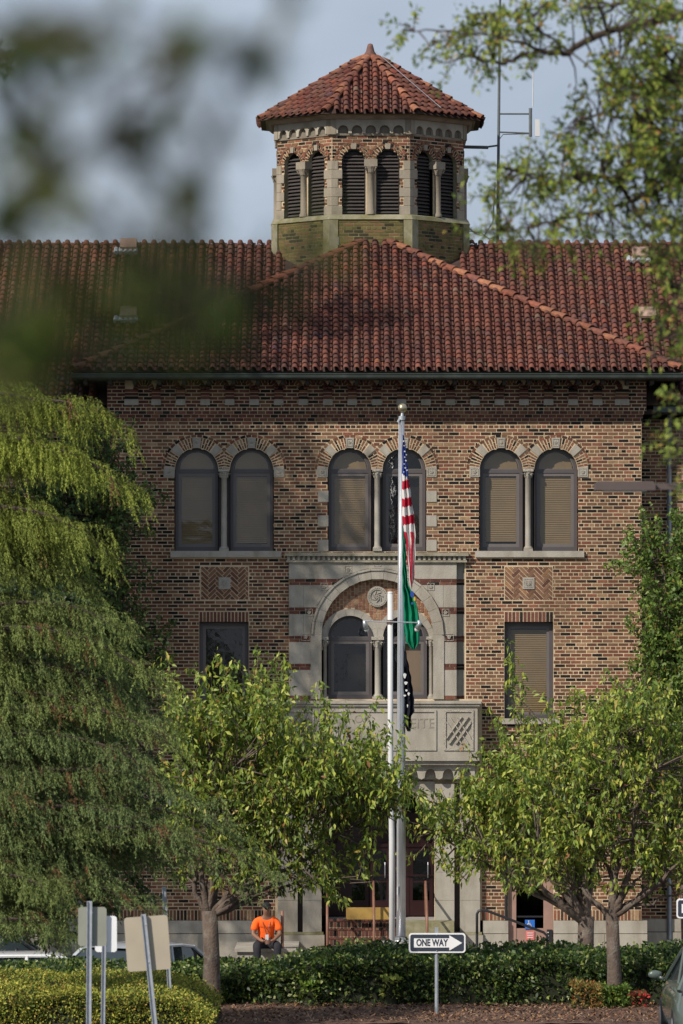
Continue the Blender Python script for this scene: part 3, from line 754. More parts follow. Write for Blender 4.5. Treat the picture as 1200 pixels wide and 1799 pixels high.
# portal left edge brick fill / pier below
# ---- balcony
bx0, bx1, by = XX(486), XX(838), -.42; bz0, bz1 = ZZ(1330), ZZ(1240)
bal = MB().box(bx0, bx1, by, .0, bz0, bz1).build('balcony', m_stone, bld)
mb = MB(); mb.box(bx0 - .07, bx1 + .07, by - .07, 0, ZZ(1236), ZZ(1231)); mb.box(bx0 - .04, bx1 + .04, by - .04, 0, ZZ(1240.5), ZZ(1236)); mb.build('balcony_rail', m_stone, bal)
mb = MB(); mb.box(bx0 - .03, bx1 + .03, by - .03, 0, ZZ(1336), ZZ(1330)); mb.box(bx0 + .03, bx1 - .03, by + .03, 0, ZZ(1343), ZZ(1336)); mb.build('balcony_moulding', m_stone, bal)
for (a, b) in ((497, 552), (779, 831), (566, 766)):
    x0, x1, z0, z1 = XX(a), XX(b), ZZ(1318), ZZ(1247); mb = MB()
    band(mb, [(x0, z0), (x1, z0), (x1, z1), (x0, z1)], [(x0 + .04, z0 + .04), (x1 - .04, z0 + .04), (x1 - .04, z1 - .04), (x0 + .04, z1 - .04)], by - .022, by + .001)
    if b - a < 100:
        for q in (-1, 0, 1):
            for sg in (-1, 1):
                cxm = (x0 + x1) / 2 + q * .13; czm = (z0 + z1) / 2
                lz = .26; pl = [(cxm - sg * lz * .7 - .014, czm - lz), (cxm - sg * lz * .7 + .014, czm - lz), (cxm + sg * lz * .7 + .014, czm + lz), (cxm + sg * lz * .7 - .014, czm + lz)]
                pl = clip(pl, x0 + .05, x1 - .05, z0 + .05, z1 - .05)
                if pl: mb.prism(pl, by - .036 - .004 * sg, by + .001)
    mb.build('balcony_panel', m_carved if b - a < 100 else m_stone, bal)
def text(name, body, size, loc, mat, parent, depth=.004, rot=(R(90), 0, 0), align='CENTER', bold=0.0):
    cu = bpy.data.curves.new(name, 'FONT'); cu.body = body; cu.size = size; cu.extrude = depth; cu.align_x = align; cu.align_y = 'CENTER'; cu.offset = size * bold
    o = bpy.data.objects.new(name, cu); COL.objects.link(o); o.rotation_euler = rot; o.location = Vector(loc)
    dg = bpy.context.evaluated_depsgraph_get(); me = bpy.data.meshes.new_from_object(o.evaluated_get(dg)); bpy.data.objects.remove(o)
    me.materials.clear(); me.materials.append(mat); o = bpy.data.objects.new(name, me); COL.objects.link(o); o.rotation_euler = rot
    o.location = Vector(loc) - (parent_world(parent) if parent else Vector()); o.parent = parent; return o
m_letter = M('carved_letter', (.27, .24, .20), .9, .2, 10)
text('lettering', 'EITE', .27, (XX(741), by - .003, ZZ(1271)), m_letter, bal); text('lettering', 'OX', .22, (XX(637), by - .003, ZZ(1263)), m_letter, bal)
# corbel table under balcony
mb = MB(); n = 11; wd = (bx1 - bx0 - .1) / n
for k in range(n):
    c = bx0 + .05 + wd * (k + .5); zt = ZZ(1343.2); zb_ = ZZ(1369)
    pl = [(c - wd / 2, zt), (c - wd / 2, zb_), (c - wd / 2 + .06, zb_ + .03)]
    pl += [(c + (wd / 2 - .07) * math.cos(a), zb_ + .08 + .13 * math.sin(a)) for a in [math.pi * (1 - q / 8) for q in range(9)]]
    pl += [(c + wd / 2 - .06, zb_ + .03), (c + wd / 2, zb_), (c + wd / 2, zt)]
    mb.prism(pl, by + .14, by + .30)
mb.build('corbel_table', m_stone, bal); MB().box(bx0 + .04, bx1 - .04, by + .30, 0, ZZ(1369), ZZ(1343.2)).build('corbel_backing', m_stone, bal)
# ---- entrance: stone piers, arch, dark porch, doors
for (a, b) in ((488, 523), (532, 565), (764, 798), (808, 843)):
    x0, x1 = XX(a), XX(b); z = ZZ(1637); hs = [ .62, .55, .6, .5, .62]
    for h in hs:
        if z >= ZZ(1376): break
        z2 = min(z + h, ZZ(1376)); MB().box(x0, x1, -.12, .3, z + .003, z2 - .002).build('pier_stone', m_stone, bld); z = z2
for (a, b) in ((484, 570), (760, 848)):
    MB().box(XX(a), XX(b), -.2, .3, 0, ZZ(1642)).build('pier_base', m_stone, bld); MB().box(XX(a) + .02, XX(b) - .02, -.16, .3, ZZ(1642) + .004, ZZ(1637)).build('pier_base_moulding', m_mossy, bld)
for c in (527.5, 803): MB().box(XX(c) - .05, XX(c) + .05, .0, .3, ZZ(1637), ZZ(1376)).build('pier_recess', m_soffit, bld)  # gaps between the piers filled dark brown, standing for their shade
mb = MB(); n = 24; Rr = ent_r
pl = [(XX(565), ent_zs)] + [(BCX + Rr * math.cos(a), ent_zs + Rr * math.sin(a)) for a in [math.pi * (1 - q / n) for q in range(n + 1)]] + [(XX(764), ent_zs), (XX(764), ZZ(1372)), (XX(565), ZZ(1372))]
mb = MB().prism([(x, min(z, ZZ(1372) - .01)) for x, z in pl], -.06, .3); mb.build('entrance_arch', m_stone, bld)
mb = MB(); mb.box(XX(484), XX(846), .9, 1.1, 0, ZZ(1350)); mb.box(XX(484), XX(565), .3, .9, 0, ZZ(1350)); mb.box(XX(764), XX(846), .3, .9, 0, ZZ(1350)); mb.build('porch_interior', m_dark, bld)  # porch walls near black, the shade of the entrance put into their colour
zd0, zd1 = ZZ(1612), ZZ(1430)
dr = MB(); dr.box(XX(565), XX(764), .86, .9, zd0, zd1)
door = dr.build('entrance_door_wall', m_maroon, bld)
def door_leaf(a, b, kick=False):
    x0, x1 = XX(a), XX(b); mb = MB(); t = .07
    band(mb, [(x0, zd0), (x1, zd0), (x1, ZZ(1490)), (x0, ZZ(1490))], [(x0 + t, zd0 + .3), (x1 - t, zd0 + .3), (x1 - t, ZZ(1490) - t), (x0 + t, ZZ(1490) - t)], .78, .85)
    zz = ZZ(1553); mb.box(x0 + t, x1 - t, .79, .84, zz, zz + .03)
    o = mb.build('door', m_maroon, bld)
    MB().box(x0 + t, x1 - t, .81, .82, zd0 + .3, ZZ(1490) - t).build('pane', glass('door_glass', (.25, .27, .3), .10), o)
    mb = MB(); mb.tube([(x1 - .1, .76, zd0 + .75), (x1 - .1, .74, zd0 + .8), (x1 - .1, .74, zd0 + 1.0), (x1 - .1, .76, zd0 + 1.05)], .012, 6); mb.build('handle', m_alu, o); return o
for (a, b) in ((566, 592), (612, 648), (650, 686), (720, 762)): door_leaf(a, b)
MB().box(XX(608), XX(685), -.55, -.5, ZZ(1613), ZZ(1592)).build('yellow_board', m_yellow, bld)['label'] = 'yellow barrier board across the top of the entrance steps'
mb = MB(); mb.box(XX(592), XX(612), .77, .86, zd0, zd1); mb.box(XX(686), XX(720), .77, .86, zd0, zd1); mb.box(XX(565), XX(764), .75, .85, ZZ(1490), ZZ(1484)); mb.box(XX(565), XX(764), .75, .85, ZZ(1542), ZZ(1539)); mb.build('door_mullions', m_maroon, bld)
# steps with brick risers
st = MB().box(XX(575), XX(764), .28, .87, 0, ZZ(1614)).build('entrance_landing', m_conc, bld)
sb = MB(); smm = MB()
for k in range(5):
    z1 = ZZ(1614) - .16 * k; y0 = .1 - .32 * k - .32
    smm.box(XX(573), XX(700), y0 + .008, y0 + .34, 0, z1 - .02)
    x = XX(573)
    while x < XX(698): sb.box(x + .005, x + .062, y0, y0 + .02, z1 - .15, z1 - .045, jit(pick(BRD)), open_back=True); sb.box(x + .005, x + .062, y0 - .01, y0 + .31, z1 - .04, z1, jit(pick(BRD))); x += .0686
smm.build('step_core', m_mortar, bld, kind='stuff'); sb.build('step_brickwork', m_brick, bld, kind='stuff')
MB().box(XX(710), XX(796), -.9, -.14, 0, ZZ(1616)).build('step_cheek_wall', m_mossy, bld)
# plinth in stone blocks
def plinth(x0, x1, par, y0=-.06, y=0.2, zt=ZPL, seed=1):
    r_ = random.Random(seed); zm = ZZ(1640)
    for (z0, z1, yo) in ((0, zm - .006, y0 - .03), (zm + .006, zt - .004, y0)):
        x = x0
        while x < x1 - .05:
            x2 = min(x1, x + r_.uniform(.9, 1.3)); x2 = x1 if x1 - x2 < .4 else x2
            MB().box(x + .003, x2 - .003, yo, y, z0, z1).build('plinth_stone', m_stone, par); x = x2
    MB().box(x0, x1, y0 + .02, y, zm - .01, zm + .01).build('plinth_joint', m_soffit, par)
plinth(XL - .06, XX(484), bld, seed=1); plinth(XX(848), DR[0], bld, seed=2); plinth(DR[1], XX(1137), bld, seed=3)
# accessible side door
x0, x1 = DR[0], DR[1]; mb = MB(); gz = (ZZ(1631), ZZ(1556))
mb.box(x0, XX(907), .04, .12, 0, DR[3]); mb.box(XX(955), x1, .04, .12, 0, DR[3]); mb.box(XX(907), XX(955), .05, .12, 0, gz[0]); mb.box(XX(907), XX(955), .05, .12, gz[1], gz[1] + .1); mb.box(XX(907), XX(955), .05, .12, gz[1] + .6, DR[3])
sdoor = mb.build('side_door', m_pink, bld); sdoor['label'] = 'pinkish brown side door with blue accessibility sign'
MB().box(XX(907), XX(955), .085, .095, gz[0], gz[1]).build('pane', glass('greenish_glass', (.16, .2, .18), .03), sdoor)
MB().box(XX(907), XX(955), .07, .1, ZZ(1612), ZZ(1609)).build('push_bar', m_black, sdoor); MB().box(x0, x1, .13, .2, 0, DR[3]).build('backing', M('door_backing', (.06, .075, .07), .8, .1), sdoor)
MB().box(XX(961), XX(970), -.02, .04, ZZ(1655), ZZ(1633)).build('door_opener_panel', m_black, sdoor)
for zb_ in (1638, 1644, 1650): MB().ball((XX(963), -.025, ZZ(zb_)), .014, 8).build('button', m_white, sdoor)
mb = MB().box(XX(922.5), XX(939.5), .03, .045, ZZ(1632), ZZ(1616)); isa = mb.build('accessibility_sign', M('sign_blue', (.02, .13, .5), .5, .03), sdoor)
mb = MB(); c = XX(930); z = ZZ(1624)
mb.ball((c - .012, .026, z + .062), .014, 8, sc=(1, .3, 1)); mb.tube([(c - .012, .026, z + .05), (c - .008, .026, z - .005), (c + .03, .026, z - .005), (c + .045, .026, z - .05), (c + .06, .026, z - .047)], .008, 5); mb.tube([(c - .01, .026, z + .02), (c + .025, .026, z + .02)], .007, 5)
mb.tube([(c - .005 + .038 * math.cos(a), .026, z - .02 + .038 * math.sin(a)) for a in [R(110 + q * 22) for q in range(11)]], .007, 5); mb.build('wheelchair_symbol', m_white, isa)
mb = MB().box(XX(924), XX(939), .03, .045, ZZ(1651), ZZ(1636)); nt_ = mb.build('red_notice', M('notice_red', (.62, .16, .15), .6, .15, 20), sdoor)
mb = MB(); 
for q in range(3): mb.box(XX(926.5), XX(936.5), .024, .03, ZZ(1640 + q * 4), ZZ(1638.6 + q * 4))
mb.build('notice_lines', m_white, nt_)
mb = MB().tube([(XX(889), -.03, 0), (XX(889), -.03, ZZ(1470))], .03, 8); mb.build('downpipe', m_black, bld)
mb_b.build('wall_brickwork', m_brick, bld, kind='stuff'); mbm.build('wall_mortar', m_mortar, bld, kind='stuff')

# ---- roofs
ov = .62; ye = -.62; half = (XX(1137) - XX(187)) / 2 + ov; zE = ZE + .1
run = half; apy = ye + run; zA = ZZ(415, 100 + apy) - .04; sl = (zA - zE) / run
Xl, Xr = CX - half, CX + half; A = (CX, apy, zA)
rb = MB(); rb.add([(Xl, ye, zE), (Xr, ye, zE), A, (Xr, 12, zE), (Xl, 12, zE), (CX, 12, zA)], [(0, 1, 2), (1, 3, 5, 2), (4, 0, 2, 5), (0, 4, 3, 1)])
roof = rb.build('roof', m_under, bld)
sdir = Vector((0, 1, sl)).normalized(); slen = math.hypot(run, zA - zE)
tl = tiles_on((CX, ye - .03, zE), (1, 0, 0), sdir, lambda u, v: abs(u) < half * (1 - (v + .10) / slen) + .03, 64, 34, -32 * TW + .1, 11)
vis = [i for i, t in enumerate(tl)]; rnd.shuffle(vis); vis = sorted(vis, key=lambda i: abs(tl[i][0].translation.x - 3.4) + 1.2 * abs(tl[i][0].translation.z - 12.7))[:270]; vs_ = set(vis)
tiles_mesh('tile_field', [t for i, t in enumerate(tl) if i not in vs_], roof, tuple(parent_world(roof)))
for i in vis: tile_obj(tl[i], roof)
ts = tiles_on((Xr + .03, ye, zE), (0, 1, 0), (-1, 0, sl), lambda u, v: u > v * run / slen + .1 and u < 6.2, 34, 34, 0, 12) 
ts += tiles_on((Xl - .03, ye + 6.8, zE), (0, -1, 0), (1, 0, sl), lambda u, v: (6.8 - u) > v * run / slen + .1, 34, 34, 0, 13)
tiles_mesh('tile_field', ts, roof, tuple(parent_world(roof)))
HIPP = [((.30, .125, .07), 20), ((.24, .085, .05), 20), ((.17, .065, .045), 14)]
cap_tiles((Xr, ye, zE), A, roof, 1.0, .36, 5, HIPP); cap_tiles((Xl, ye, zE), A, roof, 1.0, .36, 6, HIPP); cap_tiles(A, (CX, 9, zA), roof, 1.1, .36, 7)
mb = MB(); r_ = .075; prof = [(ye - .03, zE - .01), (ye - .035, zE - .06), (ye - .055, zE - .115), (ye - .09, zE - .13), (ye - .135, zE - .1), (ye - .15, zE - .02), (ye - .16, zE - .015), (ye - .16, zE - .03)]
prof = [(y_, z_ - .02) for y_, z_ in prof]
vs = [(x, y_, z_) for x in (Xl - .03, Xr + .03) for y_, z_ in prof]; n = len(prof)
mb.add(vs, [(i, i + 1, n + i + 1, n + i) for i in range(n - 1)] + [tuple(range(n)), tuple(range(2 * n - 1, n - 1, -1))]); 
mb.box(Xl - .03, Xl + .06, ye - .1, 3, zE - .13, zE - .03); mb.box(Xr - .06, Xr + .03, ye - .1, 3, zE - .13, zE - .03); mb.build('gutter', m_gutter, bld)
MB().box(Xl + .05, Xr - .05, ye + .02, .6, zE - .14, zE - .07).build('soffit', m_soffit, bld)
x = Xl + .2
mb = MB()
while x < Xr - .15: mb.box(x, x + .07, ye + .03, .0, zE - .24, zE - .14); x += .4785
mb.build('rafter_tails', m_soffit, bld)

#================================================================ WINGS
wing = thing('brick_building_wing', 'long recessed brown brick wing with red tile gable roof running behind the projecting bay', 'building', (CX, 6, 0))
yW = .68; zWE = ZZ(712, 100.1); yWe = yW - .58
sw = .577
dR = ((zWE - 5.5) - sw * (yWe + 100)) / (.085 - sw); yR = dR - 100; zR = zWE + sw * (yR - yWe)
XA, XB = -11, 12.5
mb = MB(); mb.add([(XA, yWe, zWE), (XB, yWe, zWE), (XB, yR, zR), (XA, yR, zR), (XB, 2 * yR - yWe, zWE), (XA, 2 * yR - yWe, zWE)], [(0, 1, 2, 3), (3, 2, 4, 5), (0, 5, 4, 1), (0, 3, 5), (1, 4, 2)])
wroof = mb.build('roof', m_under, wing); sd2 = Vector((0, 1, sw)).normalized(); sl2 = math.hypot(yR - yWe, zR - zWE)
TYC = yR + .5   # tower centre
def wi(u, v):
    x = u; y = yWe + v * sd2.y
    if v > sl2 - .06: return False
    # skip where the bay roof covers the wing completely
    if abs(x - CX) < half - .4 and y < apy and (y - ye) < half - abs(x - CX) + 10:
        zb_ = zE + sl * min(y - ye, half - abs(x - CX)); zw = zWE + sw * (y - yWe)
        if zb_ > zw + .25: return False
    return not (abs(x - .6) < 1.8 and y > TYC - 1.8)
tw = tiles_on((0, yWe, zWE), (1, 0, 0), sd2, wi, int((XB - XA) / TW), 40, XA, 21)
ii = list(range(len(tw))); ii = sorted(ii, key=lambda i: abs(tw[i][0].translation.x - 5.2) + 1.0 * abs(tw[i][0].translation.z - 13.3))[:280]; si = set(ii)
tiles_mesh('tile_field', [t for i, t in enumerate(tw) if i not in si], wroof, tuple(parent_world(wroof)))
for i in ii: tile_obj(tw[i], wroof)
cap_tiles((XA, yR, zR - .02), (-1.45, yR, zR - .09), wroof, .75, .40, 31); cap_tiles((XB, yR, zR - .02), (2.7, yR, zR - .09), wroof, .75, .40, 32)
cap_tiles((4.5 + 0, yR, zR - .02), (2.6, yR, zR - .09), wroof, .75, .40, 33)
wm = MB(); wbk = MB(); none = lambda z: []
for (xa, xb, offs) in ((XA, XL - .01, 2), (XR + .01, XB, 2)):
    zt = ZPL + round((zWE - .25 - ZPL) / CH) * CH
    wins = [(xa + 1.2, xa + 2.1, 7.9, 9.9), (xb - 2.6, xb - 1.7, 7.9, 9.9)] if False else []
    bricks_to(wbk, lay(xa, xb, ZPL, zt, none, none, wm, yb=yW, ym=yW + .007, off=offs))
    plinth(xa, xb, wing, y0=yW - .05, y=yW + .2, seed=int(xb * 7))
wbk.build('wall_brickwork', m_brick, wing, kind='stuff'); wm.build('wall_mortar', m_mortar, wing, kind='stuff')
mb = MB(); mb.box(XA, Xl + .5, yWe - .13, yWe - .01, zWE - .14, zWE - .03); mb.box(Xr - .5, XB, yWe - .13, yWe - .01, zWE - .14, zWE - .03); mb.build('gutter', m_gutter, wing)
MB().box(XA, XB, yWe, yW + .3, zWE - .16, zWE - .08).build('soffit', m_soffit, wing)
for px in (1176, 143): 
    x = XX(px, 100.6); MB().tube([(x, yW - .08, 0), (x, yW - .08, ZZ(870)), (x, yW - .08, zWE - .15)], .05, 10).build('downpipe', M('downpipe_paint', (.12, .14, .17), .5, .2), wing)
MB().box(XA, XB, yW + .3, 14, 0, zWE - .1).build('wall_core', m_dark, wing)
# roof vents
for (px, py) in ((226, 441), (226, 561), (1125, 456), (1137, 562)):
    t_ = (py - 1195) / -9000; d_ = (zWE - 5.5 - sw * (yWe + 100)) / (t_ - sw); x = (px - 600) * d_ / 9000; y = d_ - 100; z = 5.5 + t_ * d_
    big = px < 1130
    v = MB(); nrm = Vector((0, -sw, 1)).normalized(); m_ = Matrix.Translation(Vector((x, y, z)) + nrm * .14) @ Matrix.Rotation(math.atan(sw), 4, 'X')
    v.obox(m_ @ Matrix.Translation((0, 0, -.06)), .30, .34, .12); o = v.build('roof_vent', m_lead, wing)
    v = MB(); v.obox(m_ @ Matrix.Translation((0, -.0, .03)), .34, .42, .05); v.build('vent_hood', M('vent_tile_hood', (.36, .24, .19), .8, .2), o)
    v = MB(); v.obox(m_ @ Matrix.Translation((0, -.18, -.05)), .24, .02, .08); v.build('vent_opening', m_black, o)
    if big:
        v = MB()
        for q in range(-2, 3):
            v.tube([m_ @ Vector((q * .1 - .05, -.3, -.06 + .02)), m_ @ Vector((q * .1 - .05, -.12, -.05 + .02))], .05, 8)
        v.build('vent_flashing', m_lead, o)

#================================================================ BELL TOWER
tower = thing('bell_tower', 'octagonal brick and stone bell tower with louvered arches under a conical red tile roof', 'tower', (.6, TYC, zR - 1))
DT = 100 + TYC
ap = 1.95 * DT / 107.8; k8 = math.tan(R(22.5))
TZ = lambda py: ZZ(py, DT - ap) 
z_pl0 = zR - 1.2; z_sill0, z_sill1 = TZ(386), TZ(377); z_fr0, z_fr1 = TZ(238), TZ(207)
hw = ap * k8; wwr = .235 * DT / 107.8; zsp = TZ(262) - wwr; wx = .353 * DT / 107.8
def addt(mb, name, mat, k, kind=None, par=tower, smooth=False, mesh=[None]):
    o = mb.build(name, mat, None, smooth=smooth, kind=kind); o.parent = par; o.rotation_euler = (0, 0, R(45 * k)); o.location = (0, 0, -tower.location.z) if par is tower else (0, 0, 0); return o
def dup(o, k, par=None):
    c = o.copy(); COL.objects.link(c); c.parent = par or o.parent; c.rotation_euler = (0, 0, R(45 * k)) if (par is None or par is tower) else o.rotation_euler; return c
def face_parts():
    parts = []
    cbt = [arc_cut(s * wx, zsp, wwr + .125, z_sill1) for s in (-1, 1)]; cbt = []
    for s in (-1, 1):
        def f(z, s=s):
            c = s * wx
            if z < zsp: return (c - wwr, c + wwr)
            if z < zsp + wwr + .125: h = math.sqrt((wwr + .125) ** 2 - (z - zsp) ** 2); return (c - h, c + h)
        cbt.append(f)
    cmt = [arc_cut(s * wx, zsp, wwr + .01, z_sill1) for s in (-1, 1)]
    # stone jambs & corner quoins below spring
    cbt.append(lambda z: (-wx, wx) if z < zsp else None)
    nq = 6; hq = (zsp - z_sill1) / nq
    cbt.append(lambda z: (-hw, -wx - wwr) if z < zsp and int((z - z_sill1) / hq) % 2 == 0 else ((-hw, -hw + .13) if z < zsp else None))
    cbt.append(lambda z: (wx + wwr, hw) if z < zsp and int((z - z_sill1) / hq) % 2 == 0 else ((hw - .13, hw) if z < zsp else None))
    mm = MB(); y = -ap
    rc = lay(-hw + .004, hw - .004, z_sill1, z_fr0, cutter(cbt), cutter(cmt), mm, yb=y, ym=y + .007, pal=BRP, hdr=4)
    ring = MB()
    for s in (-1, 1):
        arch_ring(ring, None, s * wx, zsp, wwr + .008, .105, [(R(81), R(99))], 16, None, y=y - .006, thin=True, cl=(.004, 9) if s > 0 else (-9, -.004))
    return mm, rc, ring, nq, hq
mm, rc, ring, nq, hq = face_parts()
plm = MB(); ap2 = 2.05 * DT / 107.8; hw2 = ap2 * k8
rp = lay(-hw2 + .18, hw2 - .18, z_pl0, z_sill0 - .004, none, none, plm, yb=-ap2, ym=-ap2 + .007, pal=[((.17, .13, .05), 20), ((.12, .10, .04), 15), ((.20, .12, .06), 10), ((.05, .04, .025), 10)], hdr=5)
# body walls
w0 = addt(mm, 'wall', m_mortar, 0); b0 = MB(); bricks_to(b0, rc); bb0 = addt(b0, 'wall_brickwork', m_brick, 4, 'stuff')
r0 = addt(ring, 'arch_brickwork', m_brick, 0, 'stuff')
pw = addt(plm, 'base_wall', M('mossy_mortar', (.25, .22, .12), .95, .2, 5, dirt=(.10, .10, .03), dscale=3, dlo=.4, dhi=.6), 0); b1_ = MB(); bricks_to(b1_, rp); bp0 = addt(b1_, 'base_brickwork', m_brick, 1, 'stuff')
for k in range(8):
    if k: dup(w0, k); dup(r0, k); dup(pw, k)
    if k not in (0,): 
        if k != 4: dup(bb0, k)
        if k != 1: dup(bp0, k)
for rec in rc + rp:
    o = brick_obj(rec, tower, 0); o.location.z -= tower.location.z; o.rotation_euler = (0, 0, 0)
# stone parts for each face
def proto_and_copies(name, mat, mb, smooth=False, ks=range(8)):
    ks = list(ks); o = addt(mb, name, mat, ks[0], smooth=smooth); res = [o]
    for k in ks[1:]: res.append(dup(o, k))
    return res
for q in range(nq):
    z0 = z_sill1 + q * hq; z1 = z0 + hq
    for s in (-1, 1):
        if q % 2 == 0: a, b = sorted((s * (wx + wwr + .003), s * hw))
        else: a, b = sorted((s * (hw - .125), s * hw))
        # outer end mitred to the corner
        mb = MB(); yf = -ap - .012; e = .012 * k8
        proto_and_copies('quoin_stone', m_tstone, mb.box(a - (e if s < 0 else 0), b + (e if s > 0 else 0), yf, -ap + .05, z0 + .003, z1 - .003))
mb = MB()
for s in (-1, 1): mb.box(*sorted((s * (wx - wwr), s * (wx - wwr - .0))), -ap, -ap + .2, z_sill1, zsp)
gapw = wx - wwr
for (nm, mtt, f) in (('column', m_tstone, 0),):
    mb = MB(); mb.box(-gapw, gapw, -ap + .02, -ap + .25, z_sill1, zsp); proto_and_copies('mullion_stone', m_tstone, mb)
    mb = MB(); y = -ap - .01; mb.lathe(0, y, [(gapw * .8, z_sill1), (gapw * .8, z_sill1 + .05), (gapw * .62, z_sill1 + .09), (gapw * .6, zsp - .27), (gapw * .8, zsp - .25)], 12); proto_and_copies('column', m_tstone, mb, True)
    mb = MB(); mb.lathe(0, y, [(gapw * .7, zsp - .25), (gapw * .9, zsp - .18), (gapw * 1.1, zsp - .13)], 12); mb.box(-gapw * 1.15, gapw * 1.15, y - .1, -ap + .1, zsp - .13, zsp + .02)
    for q in (-1, 0, 1): mb.tube([(q * gapw * .7, y - .06, zsp - .22), (q * gapw * .9, y - .1, zsp - .15)], .016, 5)
    proto_and_copies('capital', m_tstone, mb)
for s in (-1, 1):
    mb = MB(); c = s * wx; pl = [(c - .045, zsp + wwr + .005), (c + .045, zsp + wwr + .005), (c + .055, zsp + wwr + .12), (c - .055, zsp + wwr + .12)]
    proto_and_copies('keystone', m_tstone, mb.prism(pl, -ap - .022, -ap + .05))
# louvers
rv = MB()
for s in (-1, 1): reveal(rv, arch_outline(s * wx, zsp, wwr, z_sill1), -ap + .004, -ap + .22)
proto_and_copies('arch_reveal', m_mossy, rv)
lw = MB()
for s in (-1, 1):
    c = s * wx; lw.add([(x, -ap + .21, z) for x, z in arch_outline(c, zsp, wwr + .03, z_sill1)], [tuple(range(23))])
    band(lw, arch_outline(c, zsp, wwr + .004, z_sill1 - .002), arch_outline(c, zsp, wwr - .02, z_sill1 + .03), -ap + .10, -ap + .16)
louv = proto_and_copies('louver_window', m_black, lw)
slat_me = {}
for fi, lo in enumerate(louv):
    for s in (-1, 1):
        z = z_sill1 + .05; c = s * wx; q = 0
        while z < zsp + wwr - .06:
            h = wwr - .012 if z < zsp - .03 else math.sqrt(max(.001, (wwr - .012) ** 2 - (z + .035 - zsp) ** 2))
            if (s, q) not in slat_me:
                mb = MB(); mb.add([(c - h, -ap + .08, z), (c + h, -ap + .08, z), (c + h, -ap + .15, z + .05), (c - h, -ap + .15, z + .05), (c - h, -ap + .083, z - .012), (c + h, -ap + .083, z - .012)], [(0, 1, 2, 3), (4, 5, 1, 0)])
                o = mb.build('slat', m_louver); slat_me[(s, q)] = o.data; bpy.data.objects.remove(o)
            o = bpy.data.objects.new('slat', slat_me[(s, q)]); COL.objects.link(o); o.parent = lo
            z += .0725; q += 1
    if fi in (3, 4, 5):
        for ch in list(lo.children): bpy.data.objects.remove(ch)
# sill band, plinth corner piers, frieze with blind arches
def octband(z0, z1, a0, a1, name, mat):
    mb = MB(); vs = []
    for z, a in ((z0, a0 - .15), (z0, a0), (z1, a1), (z1, a1 - .3)):
        r_ = a / math.cos(R(22.5))
        for k in range(8): th = R(22.5 + 45 * k); vs.append((r_ * math.cos(th), r_ * math.sin(th), z))
    mb.add(vs, [(q * 8 + k, q * 8 + (k + 1) % 8, (q + 1) * 8 + (k + 1) % 8, (q + 1) * 8 + k) for q in range(3) for k in range(8)])
    o = mb.build(name, mat, None); o.parent = tower; o.location = (0, 0, -tower.location.z); return o
octband(z_sill0, z_sill1 - .02, ap2 + .03, ap2 - .01, 'sill_band', m_mossy); octband(z_sill1 - .02, z_sill1, ap2 - .02, ap + .03, 'sill_weathering', m_mossy)
for s in (-1, 1): proto_and_copies('base_pier', m_mossy, MB().box(*sorted((s * (hw2 - .17), s * (hw2 + .008))), -ap2 - .02, -ap2 + .1, z_pl0, z_sill0 + .001))
octband(z_fr0, z_fr0 + .04, ap + .02, ap + .035, 'frieze_moulding', m_tstone)
fb = MB(); n = 5; af = ap + .04; hf = af * k8; proto_and_copies('frieze_back', M('recess_shade_stone', (.16, .14, .11), .9, .2, 4), MB().box(-hf, hf, -af + .045, -af + .1, z_fr0 + .04, z_fr1))  # recess stone coloured darker to deepen the shade behind the arches
zf = z_fr0 + .04; cwid = (2 * hf - .22) / n
for q in range(n):
    c = -hf + .11 + cwid * (q + .5); rr = cwid / 2 - .035
    pl = [(c - cwid / 2, z_fr1), (c - cwid / 2, zf), (c - rr, zf)] + [(c + rr * math.cos(a), zf + .06 + rr * math.sin(a)) for a in [math.pi * (1 - t / 8) for t in range(9)]] + [(c + rr, zf), (c + cwid / 2, zf), (c + cwid / 2, z_fr1)]
    fb.prism(pl, -af - .02, -af + .046)
fb.box(-hf, -hf + .11, -af, -af + .05, zf, z_fr1); fb.box(hf - .11, hf, -af, -af + .05, zf, z_fr1)
proto_and_copies('blind_arcade', M('frieze_limestone', (.36, .33, .27), .9, .12, 4, .3, 50, dirt=(.2, .17, .12), dscale=1.5), fb)
for s in (-1, 1):
    mb = MB(); mb.box(*sorted((s * (hf + .012), s * (hf - .1))), -af - .025, -af + .05, zf - .02, z_fr1 - .03); proto_and_copies('corner_corbel', m_tstone, mb)
octband(z_fr1 - .03, z_fr1 + .03, af + .08, af + .15, 'cornice', m_tstone); octband(z_fr1 + .03, z_fr1 + .06, af + .16, af + .22, 'eaves_board', m_mossy)
# roof
ae = 2.30 * DT / 107.8; ze = z_fr1 + .05; za_ = ZZ(97, DT); mb = MB(); re_ = ae / math.cos(R(22.5))
vs = [(re_ * math.cos(R(22.5 + 45 * k)), re_ * math.sin(R(22.5 + 45 * k)), ze) for k in range(8)] + [(0, 0, za_)]
mb.add(vs, [(k, (k + 1) % 8, 8) for k in range(8)] + [tuple(range(7, -1, -1))]); tr = mb.build('roof', m_under); tr.parent = tower; tr.location = (0, 0, -tower.location.z)
